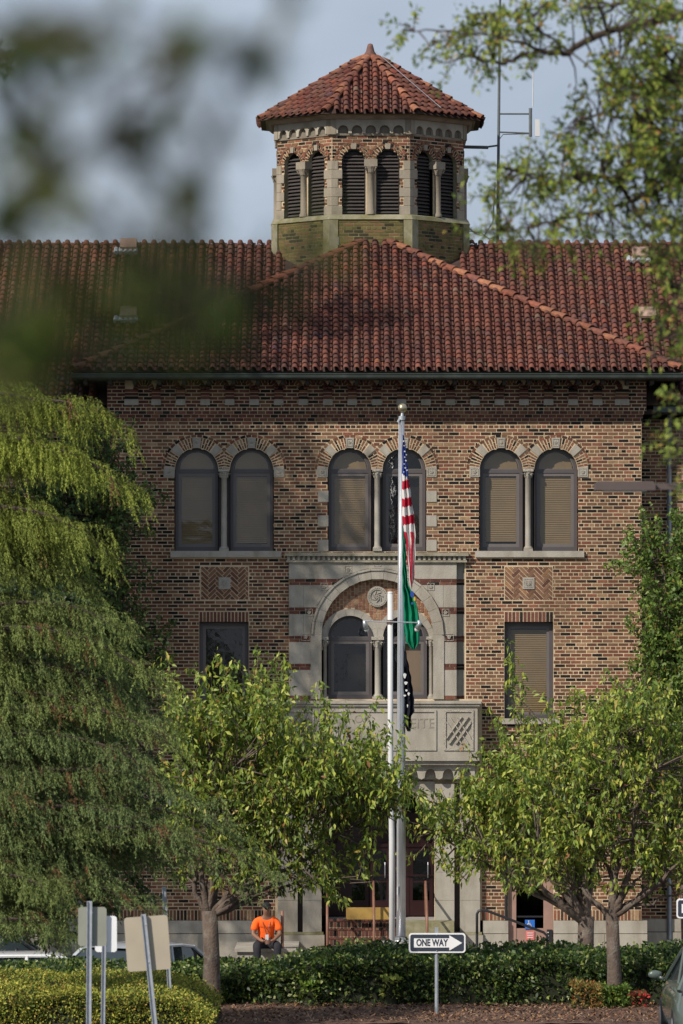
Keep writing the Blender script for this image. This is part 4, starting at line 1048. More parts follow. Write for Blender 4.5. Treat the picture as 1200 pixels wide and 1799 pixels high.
# drop origin bookkeeping: roof children use coordinates of the roof object
slr = (za_ - ze) / ae; sld = Vector((0, 1, slr)).normalized(); sll = math.hypot(ae, za_ - ze)
for k in range(8):
    t_ = tiles_on((0, -ae - .04, ze), (1, 0, 0), sld, lambda u, v: abs(u) < (ae * k8) * (1 - (v - .02) / sll) - .06 and v < sll - .25, 10, 14, -1.0, 40 + k)
    rm_ = Matrix.Rotation(R(45 * k), 4, 'Z')
    if k in (0, 1, 7):
        for m_, c in t_:
            o = bpy.data.objects.new('roof_tile', tile_mesh(c)); COL.objects.link(o); o.parent = tr; o.matrix_local = rm_ @ m_
    else:
        n = len(TV); V = np.concatenate([TV @ np.array((rm_ @ m_).to_3x3()).T + np.array((rm_ @ m_).translation) for m_, c in t_]); F = np.concatenate([TF + i * n for i in range(len(t_))])
        o = npmesh('tile_field', V, F, np.repeat(np.array([c for m_, c in t_]), len(TF), axis=0), m_tile, kind='stuff'); o.parent = tr
save = tower.location.copy()
for k in range(8):
    th = R(22.5 + 45 * k); p0 = Vector((re_ * math.cos(th), re_ * math.sin(th), ze)); p1 = Vector((0, 0, za_)); pw_ = parent_world(tr)
    cap_tiles(p0 + pw_, p0.lerp(p1, .95) + pw_, tr, .85, .27, 60 + k, HIPP)
mb = MB(); mb.lathe(0, 0, [(.20, za_ - .1), (.16, za_ - .02), (.09, za_ + .08), (.065, za_ + .18), (.05, za_ + .23), (.001, za_ + .25)], 10, (.16, .085, .07)); o = mb.build('finial_tile', m_tile, None, smooth=True); o.parent = tr
mb = MB(); mb.tube([(re_ * math.cos(R(-52)) * .95, re_ * math.sin(R(-52)) * .93, ze + .17), (.12, -.1, za_ + .06)], .006, 4); o = mb.build('lightning_cable', m_galv, None); o.parent = tr
# lead flashing at foot of tower
mb = MB()
for s in (-1, 1): mb.box(*sorted((.6 + s * 1.75, .6 + s * 2.25)), TYC - 1.5, TYC - .6, zR - .95, zR - .45)
#================================================================ ANTENNA MAST
dm = DT; mast = thing('antenna_mast', 'tall thin grey radio mast with side arm antennas standing beside the bell tower', 'antenna', P(875, 428, dm))
q = lambda px, py: P(px, py, dm)
MB().tube([q(874, 440), q(876, 240), q(879, -60)], [.032, .03, .026], 8).build('pole', m_mast, mast)
mb = MB(); mb.tube([q(877, 200), q(931, 200)], .018, 6); mb.tube([q(877, 232), q(931, 234)], .018, 6); mb.tube([q(877, 245), q(884, 236), q(930, 235)], .01, 6); mb.build('side_arm', m_mast, mast)
MB().tube([q(932, 190), q(932, 240)], .035, 8).build('bracket_tube', m_mast, mast)
MB().tube([q(936, 187), q(937, 125)], .012, 6).build('whip_antenna', m_white, mast); MB().box(*[v for v in (q(940, 0).x, q(948, 0).x, dm - 100 - .05, dm - 100 + .05, q(0, 240).z, q(0, 210).z)]).build('panel_antenna', m_white, mast)
mb = MB(); mb.tube([q(813, 258), q(858, 259)], .035, 6); mb.tube([q(856, 258), q(878, 255)], .02, 6); mb.build('wall_bracket', m_mast, mast)
mb = MB(); mb.tube([q(870, 320), q(866, 390), q(850, 415), q(835, 410), q(818, 395)], .012, 5); mb.tube([q(873, 415), q(860, 420), q(845, 409), q(820, 405)], .012, 5); mb.build('cable', m_black, mast)
#EOF_PART1
#================================================================ FOLIAGE TOOLS
def leaf_arrays(P0, D, size, ratio, cols, rs, fold=.35, droop=.15):
    """one folded leaf blade per point: base, left, tip, right, midrib -> 4 triangles"""
    n = len(P0); D = D / (np.linalg.norm(D, axis=1, keepdims=True) + 1e-9)
    Rv = rs.normal(size=(n, 3)); S = np.cross(D, Rv); S /= (np.linalg.norm(S, axis=1, keepdims=True) + 1e-9); Nn = np.cross(S, D)
    flip = np.sign(Nn[:, 2:3]); flip[flip == 0] = 1; Nn = Nn * flip
    l = size[:, None]; wd = l * ratio / 2
    base = P0; mid = P0 + D * l * .45; tip = P0 + D * l - np.array([0, 0, 1]) * l * droop
    Lf = mid - S * wd + Nn * l * fold * .2; Rt = mid + S * wd + Nn * l * fold * .2
    V = np.stack([base, Lf, tip, Rt, mid], 1).reshape(-1, 3)
    f = np.array([(0, 3, 4), (3, 2, 4), (2, 1, 4), (1, 0, 4)]); F = (np.arange(n)[:, None, None] * 5 + f[None]).reshape(-1, 3)
    return V, F, np.repeat(cols, 4, axis=0)
def pal_cols(n, pal, rs, var=.15):
    w_ = np.array([p[1] for p in pal], float); idx = rs.choice(len(pal), n, p=w_ / w_.sum()); c = np.array([p[0] for p in pal])[idx]
    return c * rs.uniform(1 - var, 1 + var, (n, 1))
CHERRY = [((.15, .225, .034), 30), ((.25, .325, .045), 32), ((.09, .15, .028), 16), ((.44, .47, .08), 20), ((.40, .30, .07), 4), ((.30, .13, .05), .7)]
DARKG = [((.04, .08, .022), 36), ((.075, .125, .03), 34), ((.13, .19, .045), 22), ((.22, .28, .06), 8)]
MIDG = [((.085, .15, .03), 38), ((.13, .21, .036), 35), ((.20, .28, .05), 22), ((.30, .19, .05), 4)]
def npv(v): return np.array(v, float)
def rand_in_blob(b, rs, n, shell=.55):
    c, r_ = npv(b[0]), npv(b[1]); d_ = rs.normal(size=(n, 3)); d_ /= np.linalg.norm(d_, axis=1, keepdims=True)
    return c + d_ * r_ * (rs.uniform(0, 1, (n, 1)) ** shell)
def make_tree(name, label, cat, base, trunk_top, blobs, n_shoots, lps, leaf, pal, seed, ratio=.42, trunk_r=.16, shoot=(.35, .8), up=.75, droop=.5, bark=None, extra=(), group=None, limbs=9, leafmat=None, shell=.5, fork_spread=1, twigs=True, out_w=.5, spread=.05, sub=0, lr=.62):
    rs = np.random.RandomState(seed); bark = bark or m_bark; blobs = list(blobs)
    for b in list(blobs):
        for q_ in range(sub):
            a_ = rs.uniform(0, 2 * np.pi); e_ = rs.uniform(.75, 1.05); f2 = rs.uniform(.3, .5); blobs.append(((b[0][0] + b[1][0] * math.cos(a_) * e_, b[0][1] + rs.uniform(-.5, .5) * b[1][1], b[0][2] + b[1][2] * math.sin(a_) * e_), (b[1][0] * f2, b[1][1] * .5, b[1][2] * f2)))
    base = Vector(base); tt = Vector(trunk_top)
    t = thing(name, label, cat, base, group)
    tm = MB(); mid = base.lerp(tt, .5) + Vector((rs.uniform(-.04, .04), 0, 0))
    tm.tube([base - Vector((0, 0, .05)), base + Vector((0, 0, .1)), mid, tt], [trunk_r * 1.5, trunk_r * 1.12, trunk_r * .95, trunk_r * .9], 12); tm.build('trunk', bark, t, smooth=True)
    # limbs
    lm = MB(); pts = []; vols = np.array([b[1][0] * b[1][1] * b[1][2] for b in blobs]); vols = vols / vols.sum()
    for k in range(limbs):
        b = blobs[k % len(blobs)]; e = rand_in_blob(b, rs, 1, .9)[0] * .75 + npv(b[0]) * .25; e = Vector(e)
        m1 = tt.lerp(e, .35) + Vector((rs.uniform(-.12, .12), rs.uniform(-.1, .1), -.08 * (e - tt).length * .6 + rs.uniform(-.05, .1))); m2 = tt.lerp(e, .7) + Vector((rs.uniform(-.15, .15), rs.uniform(-.1, .1), rs.uniform(-.1, .15)))
        path = [tt - Vector((0, 0, .12)), m1, m2, e]; rr = [trunk_r * lr, trunk_r * lr * .66, trunk_r * lr * .4, trunk_r * .1]
        sub = []
        for i in range(3):
            for q_ in range(4): sub.append((path[i].lerp(path[i + 1], q_ / 4) + Vector((rs.uniform(-.02, .02), rs.uniform(-.02, .02), rs.uniform(-.02, .02))), rr[i] + (rr[i + 1] - rr[i]) * q_ / 4))
        sub.append((e, rr[3])); lm.tube([s_[0] for s_ in sub], [s_[1] for s_ in sub], 7); pts += [tuple(s_[0]) for s_ in sub[3:]]
    pts = np.array(pts); LP, LD, LS = [], [], []
    shoots = []
    cnt = rs.multinomial(n_shoots, vols)
    for b, c in zip(blobs, cnt):
        E = rand_in_blob(b, rs, c, shell)
        for e in E:
            o = (e - npv(b[0])) / npv(b[1]); dr = o * out_w + np.array([0, 0, up]) + rs.normal(size=3) * .25; dr /= np.linalg.norm(dr)
            shoots.append((e, dr, rs.uniform(*shoot)))
    for (s0, dr, ln) in extra: dr = npv(dr); shoots.append((npv(s0), dr / np.linalg.norm(dr), ln))
    for (e, dr, ln) in shoots:
        bend = rs.normal(size=3) * .12; n = max(4, int(lps * ln / .6)); tt_ = rs.uniform(0.05, 1, n)
        p = e + dr * (tt_[:, None] * ln) + bend * (tt_[:, None] ** 2) * ln
        LP.append(p + rs.normal(size=(n, 3)) * spread); d_ = rs.normal(size=(n, 3)) * .6 + np.array([0, 0, -droop]) + dr * .2; LD.append(d_); LS.append(rs.uniform(.7, 1.15, n) * leaf)
        if twigs:
            j = np.argmin(np.linalg.norm(pts - e, axis=1)); q0 = Vector(pts[j]); q1 = Vector(e)
            if (q1 - q0).length < 1.6: lm.tube([q0, q0.lerp(q1, .5) + Vector((rs.uniform(-.06, .06), rs.uniform(-.06, .06), rs.uniform(-.05, .05))), q1, Vector(e + dr * ln * .5 + bend * .25 * ln), Vector(e + dr * ln + bend * ln)], [.018, .014, .010, .006, .003], 4, cap=False)
    lm.build('branches', bark, t, smooth=True)
    LP = np.concatenate(LP); LD = np.concatenate(LD); LS = np.concatenate(LS)
    V, F, C = leaf_arrays(LP, LD, LS, ratio, pal_cols(len(LP), pal, rs), rs)
    npmesh('crown', V, F, C, leafmat or m_leaf, t, tuple(base)); return t
# ---------------------------------------------------------------- street trees in front of the building
d1 = 85.9; q1 = lambda px, py, dy=0: tuple(P(px, py, d1 + dy))
def blob(px, py, rx, rz, d_, ry=1.2, dy=0): return (tuple(P(px, py, d_ + dy)), (rx * d_ / 9000, ry, rz * d_ / 9000))
make_tree('cherry_tree', 'green cherry tree with brown forked trunk left of the flagpole and overlapping the balcony', 'tree', P(371, 1770, d1), P(368, 1600, d1),
    [blob(440, 1310, 90, 70, d1), blob(560, 1375, 100, 60, d1), blob(390, 1400, 90, 95, d1), blob(520, 1430, 130, 80, d1), blob(625, 1420, 75, 80, d1), blob(625, 1385, 55, 40, d1), blob(470, 1505, 110, 45, d1), blob(335, 1350, 40, 110, d1), blob(560, 1545, 90, 30, d1), blob(420, 1550, 80, 30, d1), blob(330, 1480, 50, 60, d1)],
    440, 34, .125, CHERRY, 5, trunk_r=.145, lr=.45, limbs=14, sub=3, shoot=(.4, 1.15), up=1.0, droop=.75, extra=[(q1(500, 1270), (.12, 0, 1), 1.15), (q1(375, 1290), (-.05, 0, 1), 1.0), (q1(440, 1280), (.1, 0, 1), .85), (q1(575, 1280), (-.1, 0, 1), 1.1), (q1(322, 1290), (-.05, 0, 1), .8), (q1(650, 1330), (.1, 0, 1), .6), (q1(600, 1280), (.3, 0, 1), .5), (q1(490, 1230), (.15, 0, 1), .8), (q1(655, 1400), (.9, 0, .1), .5)], group='cherry trees along the hedge')
d2 = 85.9
make_tree('cherry_tree', 'green cherry tree with pale slim trunk rising out of the hedge at right', 'tree', P(1081, 1770, d2), P(1075, 1600, d2),
    [blob(1085, 1390, 100, 120, d2), blob(1165, 1400, 80, 130, d2), blob(1010, 1430, 90, 90, d2), blob(1120, 1510, 130, 60, d2), blob(1230, 1430, 70, 130, d2), blob(990, 1510, 80, 50, d2), blob(1160, 1570, 70, 35, d2), blob(1110, 1290, 70, 40, d2), blob(1200, 1520, 50, 60, d2), blob(1010, 1560, 40, 25, d2)],
    350, 34, .12, CHERRY, 8, trunk_r=.12, lr=.5, limbs=12, sub=3, shoot=(.35, 1.0), up=1.0, droop=.75, extra=[(P(1080, 1290, d2), (0, 0, 1), .5), (P(1150, 1280, d2), (.1, 0, 1), .5)], group='cherry trees along the hedge')
d3 = 93.5
make_tree('cherry_tree', 'broad cherry tree with thick dark low forked trunk behind the hedge at right', 'tree', (XX(1032, d3), d3 - 100, 0), P(1030, 1610, d3),
    [blob(930, 1385, 70, 50, d3), blob(985, 1360, 85, 60, d3), blob(850, 1455, 75, 45, d3), blob(930, 1450, 110, 70, d3), blob(765, 1465, 40, 32, d3), blob(880, 1510, 110, 50, d3), blob(1040, 1350, 80, 60, d3), blob(985, 1540, 70, 40, d3), blob(880, 1545, 60, 25, d3)],
    370, 34, .125, CHERRY, 13, trunk_r=.16, lr=.48, limbs=16, sub=3, shoot=(.4, 1.1), up=1.0, droop=.75, extra=[(P(905, 1270, d3), (-.12, 0, 1), 1.3), (P(898, 1210, d3), (-.1, 0, 1), .7), (P(915, 1270, d3), (.2, 0, 1), .9), (P(990, 1270, d3), (.05, 0, 1), .5), (P(740, 1450, d3), (-.9, 0, .2), .5), (P(735, 1500, d3), (-.6, 0, -.1), .4), (P(865, 1280, d3), (0, 0, 1), .4)], group='cherry trees along the hedge')
d4 = 98.2
make_tree('climbing_tree', 'slender dark leaved tree growing close against the left brick corner behind the cedar', 'tree', (XX(185, d4), d4 - 100, 0), P(190, 1330, d4),
    [blob(205, 900, 45, 75, d4, .5), blob(180, 1000, 60, 60, d4, .5), blob(195, 1110, 60, 70, d4, .5), blob(150, 820, 60, 60, d4, .5), blob(120, 920, 90, 120, d4, .6), blob(230, 1130, 35, 50, d4, .4), blob(110, 1100, 90, 120, d4, .6), blob(200, 1220, 80, 80, d4, .5)],
    620, 44, .10, DARKG, 17, ratio=.6, trunk_r=.10, up=.35, droop=.25, bark=m_barkd, extra=[(P(235, 870, d4), (.8, 0, .25), .4), (P(230, 940, d4), (.8, 0, .1), .4), (P(240, 1010, d4), (.7, 0, .2), .4), (P(262, 1200, d4), (.35, 0, 1), 1.3), (P(275, 1170, d4), (.4, 0, 1), .9), (P(225, 830, d4), (.1, 0, 1), .4)])
dk = 80.0
make_tree('laurel_tree', 'dense dark green tree behind the weeping cedar at lower left', 'tree', (XX(-70, dk), dk - 100, 0), P(-60, 1540, dk),
    [blob(60, 1200, 110, 90, dk), blob(150, 1290, 100, 80, dk), blob(40, 1340, 120, 100, dk), blob(210, 1400, 75, 80, dk), blob(110, 1450, 130, 80, dk), blob(210, 1500, 70, 60, dk), blob(40, 1520, 120, 70, dk), blob(150, 1570, 100, 30, dk), blob(60, 1600, 110, 45, dk), blob(-60, 1400, 80, 160, dk), blob(60, 1080, 90, 80, dk)],
    800, 36, .11, [((.025, .05, .016), 40), ((.045, .08, .022), 35), ((.08, .12, .03), 20), ((.16, .2, .05), 4)], 29, ratio=.5, trunk_r=.14, up=.3, droop=.3, bark=m_barkd)
d5 = 97.5
make_tree('broadleaf_tree', 'leafy green tree at the right edge in front of the recessed wing', 'tree', (XX(1210, d5), d5 - 100, 0), P(1205, 1350, d5),
    [blob(1165, 990, 50, 50, d5, .6), blob(1180, 1080, 55, 80, d5, .6), blob(1195, 1180, 60, 90, d5, .6), blob(1165, 1260, 60, 70, d5, .6), blob(1240, 1000, 60, 90, d5, .7), blob(1150, 1120, 20, 50, d5, .3), blob(1150, 1310, 80, 60, d5, .6), blob(1240, 1200, 60, 140, d5, .7)],
    560, 44, .10, MIDG, 19, ratio=.6, trunk_r=.12, up=.4, droop=.2, extra=[(P(1130, 975, d5), (-.6, 0, .4), .45), (P(1160, 950, d5), (0, 0, 1), .4)])
# ---------------------------------------------------------------- big tree left of the view whose crown shades the left of the front
make_tree('shade_tree', 'large broadleaf tree left of the picture whose crown shades the left front of the building', 'tree', (-17.0, -10, 0), (-16.5, -10, 9),
    [((-15.6, -10.0, 19.5), (3.4, 2.6, 4.2)), ((-18.5, -9.5, 17.0), (3.5, 2.6, 3.5)), ((-15.2, -10, 14.6), (3.2, 2.4, 3.2)), ((-13.4, -10, 21.6), (2.0, 2, 2.0)), ((-13.0, -10, 17.5), (1.5, 1.8, 2.2)), ((-16.5, -10, 25.0), (3.0, 2.4, 3.0)), ((-12.2, -9.0, 24.4), (1.6, 1.6, 1.2))], 1500, 24, .20, MIDG, 23, ratio=.65, trunk_r=.4, shoot=(.5, 1.3), up=.4, droop=.2, twigs=False, spread=.18)

# ---------------------------------------------------------------- hedges
def leaf_mass(name, label, cat, x0, x1, y0, y1, h, n, leaf, pal, seed, ratio=.55, hx=None, kind=None, mat=None, core=True, up=.35):
    rs = np.random.RandomState(seed); o = thing(name, label, cat, ((x0 + x1) / 2, (y0 + y1) / 2, 0))
    H = (lambda x, y: h * (1 + .07 * np.sin(x * 2.3 + seed) + .05 * np.sin(x * 5.1 + y * 3) + .04 * np.sin(y * 4.7))) if hx is None else hx
    # core
    nx, ny = int((x1 - x0) * 6) + 2, int((y1 - y0) * 6) + 2
    V = [];
    for j in range(ny):
        for i in range(nx):
            x = x0 + (x1 - x0) * i / (nx - 1); y = y0 + (y1 - y0) * j / (ny - 1); e = min(i, nx - 1 - i, j, ny - 1 - j)
            V.append((x, y, 0 if e == 0 else float(H(x, y)) * (.80 if e == 1 else .88)))
    F = [(j * nx + i, j * nx + i + 1, (j + 1) * nx + i + 1, (j + 1) * nx + i) for j in range(ny - 1) for i in range(nx - 1)]
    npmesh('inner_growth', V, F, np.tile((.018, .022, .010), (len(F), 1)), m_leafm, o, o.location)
    nf = int(n * .42); xf = rs.uniform(x0, x1, nf); zf_ = rs.uniform(0, 1, nf); pf = np.stack([xf, y0 + rs.uniform(-.03, .16, nf) + .06 * np.sin(xf * 4), zf_ * H(xf, y0)], 1)
    nt_ = n - nf; xt = rs.uniform(x0, x1, nt_); yt = rs.uniform(y0, y1, nt_); pt = np.stack([xt, yt, H(xt, yt) * rs.uniform(.86, 1.04, nt_)], 1)
    Pp = np.concatenate([pf, pt]); D = rs.normal(size=(n, 3)) * .7; D[:nf] += np.array([0, -.6, up]); D[nf:] += np.array([0, -.25, up + .2])
    C = pal_cols(n, pal, rs, .2); V, F, Cc = leaf_arrays(Pp, D, rs.uniform(.65, 1.2, n) * leaf, ratio, C, rs)
    lo = npmesh('leaves', V, F, Cc, mat or m_leaf, o, tuple(o.location), kind='stuff'); return o
LAUR = [((.025, .055, .014), 34), ((.055, .10, .022), 30), ((.11, .17, .035), 20), ((.23, .28, .06), 11), ((.40, .44, .20), 4)]
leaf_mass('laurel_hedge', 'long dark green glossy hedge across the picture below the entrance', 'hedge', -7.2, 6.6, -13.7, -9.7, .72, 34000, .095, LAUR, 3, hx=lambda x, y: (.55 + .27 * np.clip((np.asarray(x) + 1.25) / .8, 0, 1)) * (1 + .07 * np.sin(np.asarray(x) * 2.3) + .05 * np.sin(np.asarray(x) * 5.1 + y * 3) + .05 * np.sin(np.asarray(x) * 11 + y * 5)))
YEL = [((.34, .34, .055), 30), ((.44, .40, .08), 18), ((.22, .27, .045), 26), ((.11, .16, .03), 20), ((.38, .24, .06), 6)]
yx1 = -1.95
leaf_mass('yellow_hedge', 'low clipped yellow green hedge at the lower left around the sign posts', 'hedge', -6.6, yx1, -21.5, -15.4, .7, 26000, .055, YEL, 4, hx=lambda x, y: .72 * (1 + .05 * np.sin(x * 3 + y * 2) + .04 * np.sin(x * 7.3)) * np.clip((yx1 + .12 - x) / .9, 0, 1) ** .45 + .0, mat=m_leafm)
leaf_mass('orange_shrub', 'small orange green shrub at the foot of the hedge on the right', 'shrub', XX(1003, 85.6), XX(1056, 85.6), -14.7, -13.95, .40, 900, .085, [((.34, .17, .05), 30), ((.30, .24, .06), 30), ((.15, .17, .04), 30), ((.4, .1, .05), 8)], 6, up=.8, ratio=.3)
leaf_mass('small_green_shrub', 'small bright green shrub below the pale cherry trunk', 'shrub', XX(1054, 85.9), XX(1102, 85.9), -14.6, -13.9, .34, 800, .085, MIDG, 9, up=.5)
leaf_mass('red_flowering_plant', 'little plant with pinkish red flowers beside the green shrub', 'plant', XX(1108, 85.7), XX(1135, 85.7), -14.6, -14.1, .24, 400, .08, [((.5, .05, .05), 22), ((.2, .12, .05), 40), ((.10, .12, .04), 30)], 10, up=.6)
for (px, pp) in ((383, 'yellow green sprout leaning out of the hedge front left of the sign'), (553, 'yellow green sprout in the hedge front under the brick steps'), (683, 'bright yellow green sprig in the hedge front left of the sign post')): pass
leaf_mass('hedge_sprig', 'bright yellow green sprig poking from the hedge front left of the one way sign', 'plant', XX(672, 86), XX(702, 86), -13.98, -13.8, .47, 60, .10, [((.30, .36, .06), 3), ((.40, .40, .10), 1)], 12, ratio=.6, up=.8)
leaf_mass('hedge_sprig', 'bright green sprig poking from the hedge front below the brick steps', 'plant', XX(530, 86), XX(560, 86), -13.98, -13.8, .42, 50, .10, [((.20, .32, .05), 3), ((.30, .36, .08), 1)], 14, ratio=.6, up=.8)

# ---------------------------------------------------------------- weeping cedar at the left
dc = 71.0
def cedar():
    rs = np.random.RandomState(41); T0 = Vector((XX(-95, dc), dc - 100, 0)); t = thing('deodar_cedar', 'large weeping cedar with drooping yellow green boughs filling the left side', 'tree', T0)
    MB().tube([T0, T0 + Vector((0, 0, 5)), T0 + Vector((.05, 0, 10.2))], [.24, .17, .04], 12).build('trunk', m_barkd, t, smooth=True)
    NP, ND, NL, NC = [], [], [], []; lm = MB()
    def needles(p0, p1, n, c0, c1, ln):
        tt_ = rs.uniform(0, 1, n); p = p0 + (p1 - p0) * tt_[:, None]; ax = (p1 - p0) / (np.linalg.norm(p1 - p0) + 1e-9)
        d_ = rs.normal(size=(n, 3)); d_ -= ax * (d_ @ ax)[:, None]; d_ /= np.linalg.norm(d_, axis=1, keepdims=True); d_ = d_ * .75 + ax * .75
        NP.append(p); ND.append(d_); NL.append(rs.uniform(.6, 1.2, n) * ln); w_ = rs.uniform(0, 1, (n, 1)); NC.append(np.array(c0) * (1 - w_) + np.array(c1) * w_)
    def bough(tip, z_root, yo, dens=1.0, lit_tint=0.0, root=None, seedw=.5, hang=.5):
        a = npv(root if root is not None else (T0.x, T0.y, z_root)); e = npv(tip); ln = np.linalg.norm(e - a); e = e + np.array([0, 0, .10 * ln])
        ctrl = (a + e) / 2 + np.array([0, 0, .14 * ln]) ; N_ = 26
        path = [(1 - s) ** 2 * a + 2 * s * (1 - s) * ctrl + s * s * e + np.array([0, 0, -.10 * ln * s ** 6]) for s in np.linspace(0, 1, N_)]
        lm.tube([tuple(p) for p in path], [.045 * (1 - s * .85) for s in np.linspace(0, 1, N_)], 5, cap=False)
        side = np.cross(e - a, (0, 0, 1)); side /= np.linalg.norm(side)
        br = rs.uniform(.75, 1.1)
        top0, top1 = np.array([.13, .175, .032]) * br, np.array([.30, .33, .06]) * br  # limier needles for the upper boughs, their lit look put into the colour
        grn0, grn1 = np.array([.075, .115, .05]), np.array([.17, .22, .085])
        c0 = grn0 * (1 - lit_tint) + top0 * lit_tint; c1 = grn1 * (1 - lit_tint) + top1 * lit_tint
        ph = rs.uniform(0, 6)
        for i in range(4, N_):
            for s in (-1, 0, 1):
                for rep_ in range(max(1, int(dens))):
                    s0 = path[i] + rs.normal(size=3) * .04; L_ = rs.uniform(.3, .9) * (1.1 - .5 * i / N_) * (.75 + .35 * math.sin(i * .7 + ph))
                    dr = side * s * rs.uniform(.5, 1.2) + (e - a) / ln * rs.uniform(.4, 1.0) + np.array([0, 0, rs.uniform(-.05, .22)]); dr /= np.linalg.norm(dr)
                    hg = hang * rs.uniform(.6, 1.4)
                    pp = [s0, s0 + dr * L_ * .4 + np.array([0, 0, .03 * L_])]; pp.append(pp[1] + dr * L_ * .33 + np.array([0, 0, -.2 * L_ * hg])); pp.append(pp[2] + dr * L_ * .12 + np.array([0, 0, -.6 * L_ * hg]))
                    brown = rs.uniform() < .07 * (1 - lit_tint) + .01; k_ = rs.uniform(.4, .9)
                    a0, a1 = ((.16, .085, .04), (.24, .14, .07)) if brown else (c0 * k_, c1 * k_)
                    t0, t1 = (a0, a1) if brown else (c0 * 1.15, c1 * 1.35)  # hanging twigs lighter than inner ones: lit edges and dark gaps by colour
                    for q_ in range(3):
                        needles(pp[q_], pp[q_ + 1], int(26 * L_ + 5), a0, a1, .045)
                        for w_ in range(int(4 * L_) + 1):
                            h0 = pp[q_] + (pp[q_ + 1] - pp[q_]) * rs.uniform(0, 1); dd_ = rs.normal(size=3) * .22 + dr * .45 + np.array([0, 0, -1.1 * hg - .25]); dd_ /= np.linalg.norm(dd_)
                            fl = rs.uniform(.12, .34) * (.6 + hang); needles(h0, h0 + dd_ * fl, int(80 * fl), t0, t1, .038)
    B = []
    TIERS = [ (120, 1640, 1600, .3, .4, 3), (60, 1560, 1520, .3, .5, 3), (30, 1420, 1400, .25, .5, 2), (60, 1300, 1280, .3, .5, 2), (40, 1180, 1150, .4, .6, 2),  (270, 1250, 1180, .3, .5, 3), (300, 1370, 1310, .15, .45, 3), (150, 1330, 1290, .2, .5, 2), (290, 1480, 1430, .1, .4, 3), (130, 1470, 1430, .2, .5, 2), (200, 1540, 1500, .15, .35, 3), (190, 1150, 1120, .4, .6, 2), (90, 1000, 970, .6, .6, 2), # tip x, tip y, y at the trunk side, warm, hang, nr
        (212, 745, 690, 1.0, .75, 3), (215, 850, 790, .95, .8, 2), (110, 800, 745, 1.0, .9, 2),
        (180, 985, 900, .85, .8, 3), (100, 905, 865, .9, .7, 2), (170, 1075, 1010, .55, .5, 1),
        (298, 1200, 1075, .45, .5, 3), (215, 1110, 1075, .5, .5, 3),
        (325, 1310, 1235, .28, .45, 4), (240, 1290, 1240, .32, .45, 2),
        (330, 1420, 1370, .15, .45, 3), (200, 1400, 1360, .2, .5, 2),
        (445, 1530, 1480, .3, .3, 3), (405, 1550, 1500, .25, .3, 3), (430, 1510, 1475, .3, .25, 2), (330, 1520, 1480, .12, .35, 2), (250, 1590, 1540, .2, .3, 3), (110, 1580, 1520, .35, .5, 3)]
    for (tx, ty_, ry, lit_tint, hang, nr) in TIERS:
        for q_ in range(nr):
            fx = 1 - .22 * q_ + rs.uniform(-.04, .04); dy = (q_ - (nr - 1) / 2) * .75 + rs.uniform(-.5, .5)
            B.append((-60 + (tx + 60) * fx, ty_ - (ty_ - ry) * (1 - fx) * .8 + rs.uniform(-22, 22), dy, ZZ(ry, dc) - .1 + rs.uniform(-.3, .3), lit_tint * rs.uniform(.8, 1.1), hang))
    for (px, py, dy, rz, lit_tint, hang) in B:
        e = P(px, py, dc + dy); bough((e.x, e.y, e.z), rz, dy, 1.0, lit_tint, hang=hang)
    # boughs on the other sides of the trunk
    for k in range(14):
        a = R(100 + 160 * rs.uniform()); zz = 3.2 + 6.4 * k / 14; l_ = 2.9 - .22 * k * .6
        bough((T0.x + math.cos(a) * l_, T0.y + math.sin(a) * l_, zz - .5), zz + .2, 0, .6, .5)
    lm.build('branches', m_barkd, t)
    Pn, Dn, Ln, Cn = map(np.concatenate, (NP, ND, NL, NC)); n = len(Pn); Dn /= np.linalg.norm(Dn, axis=1, keepdims=True)
    S = np.cross(Dn, rs.normal(size=(n, 3))); S /= np.linalg.norm(S, axis=1, keepdims=True)
    tip = Pn + Dn * Ln[:, None]; tip[:, 2] -= Ln * .25
    V = np.stack([Pn - S * .0055, Pn + S * .0055, tip], 1).reshape(-1, 3); F = np.arange(3 * n).reshape(-1, 3)
    npmesh('needles', V, F, Cn, m_needle, t, tuple(T0), kind='stuff'); print('needles', n)
cedar()
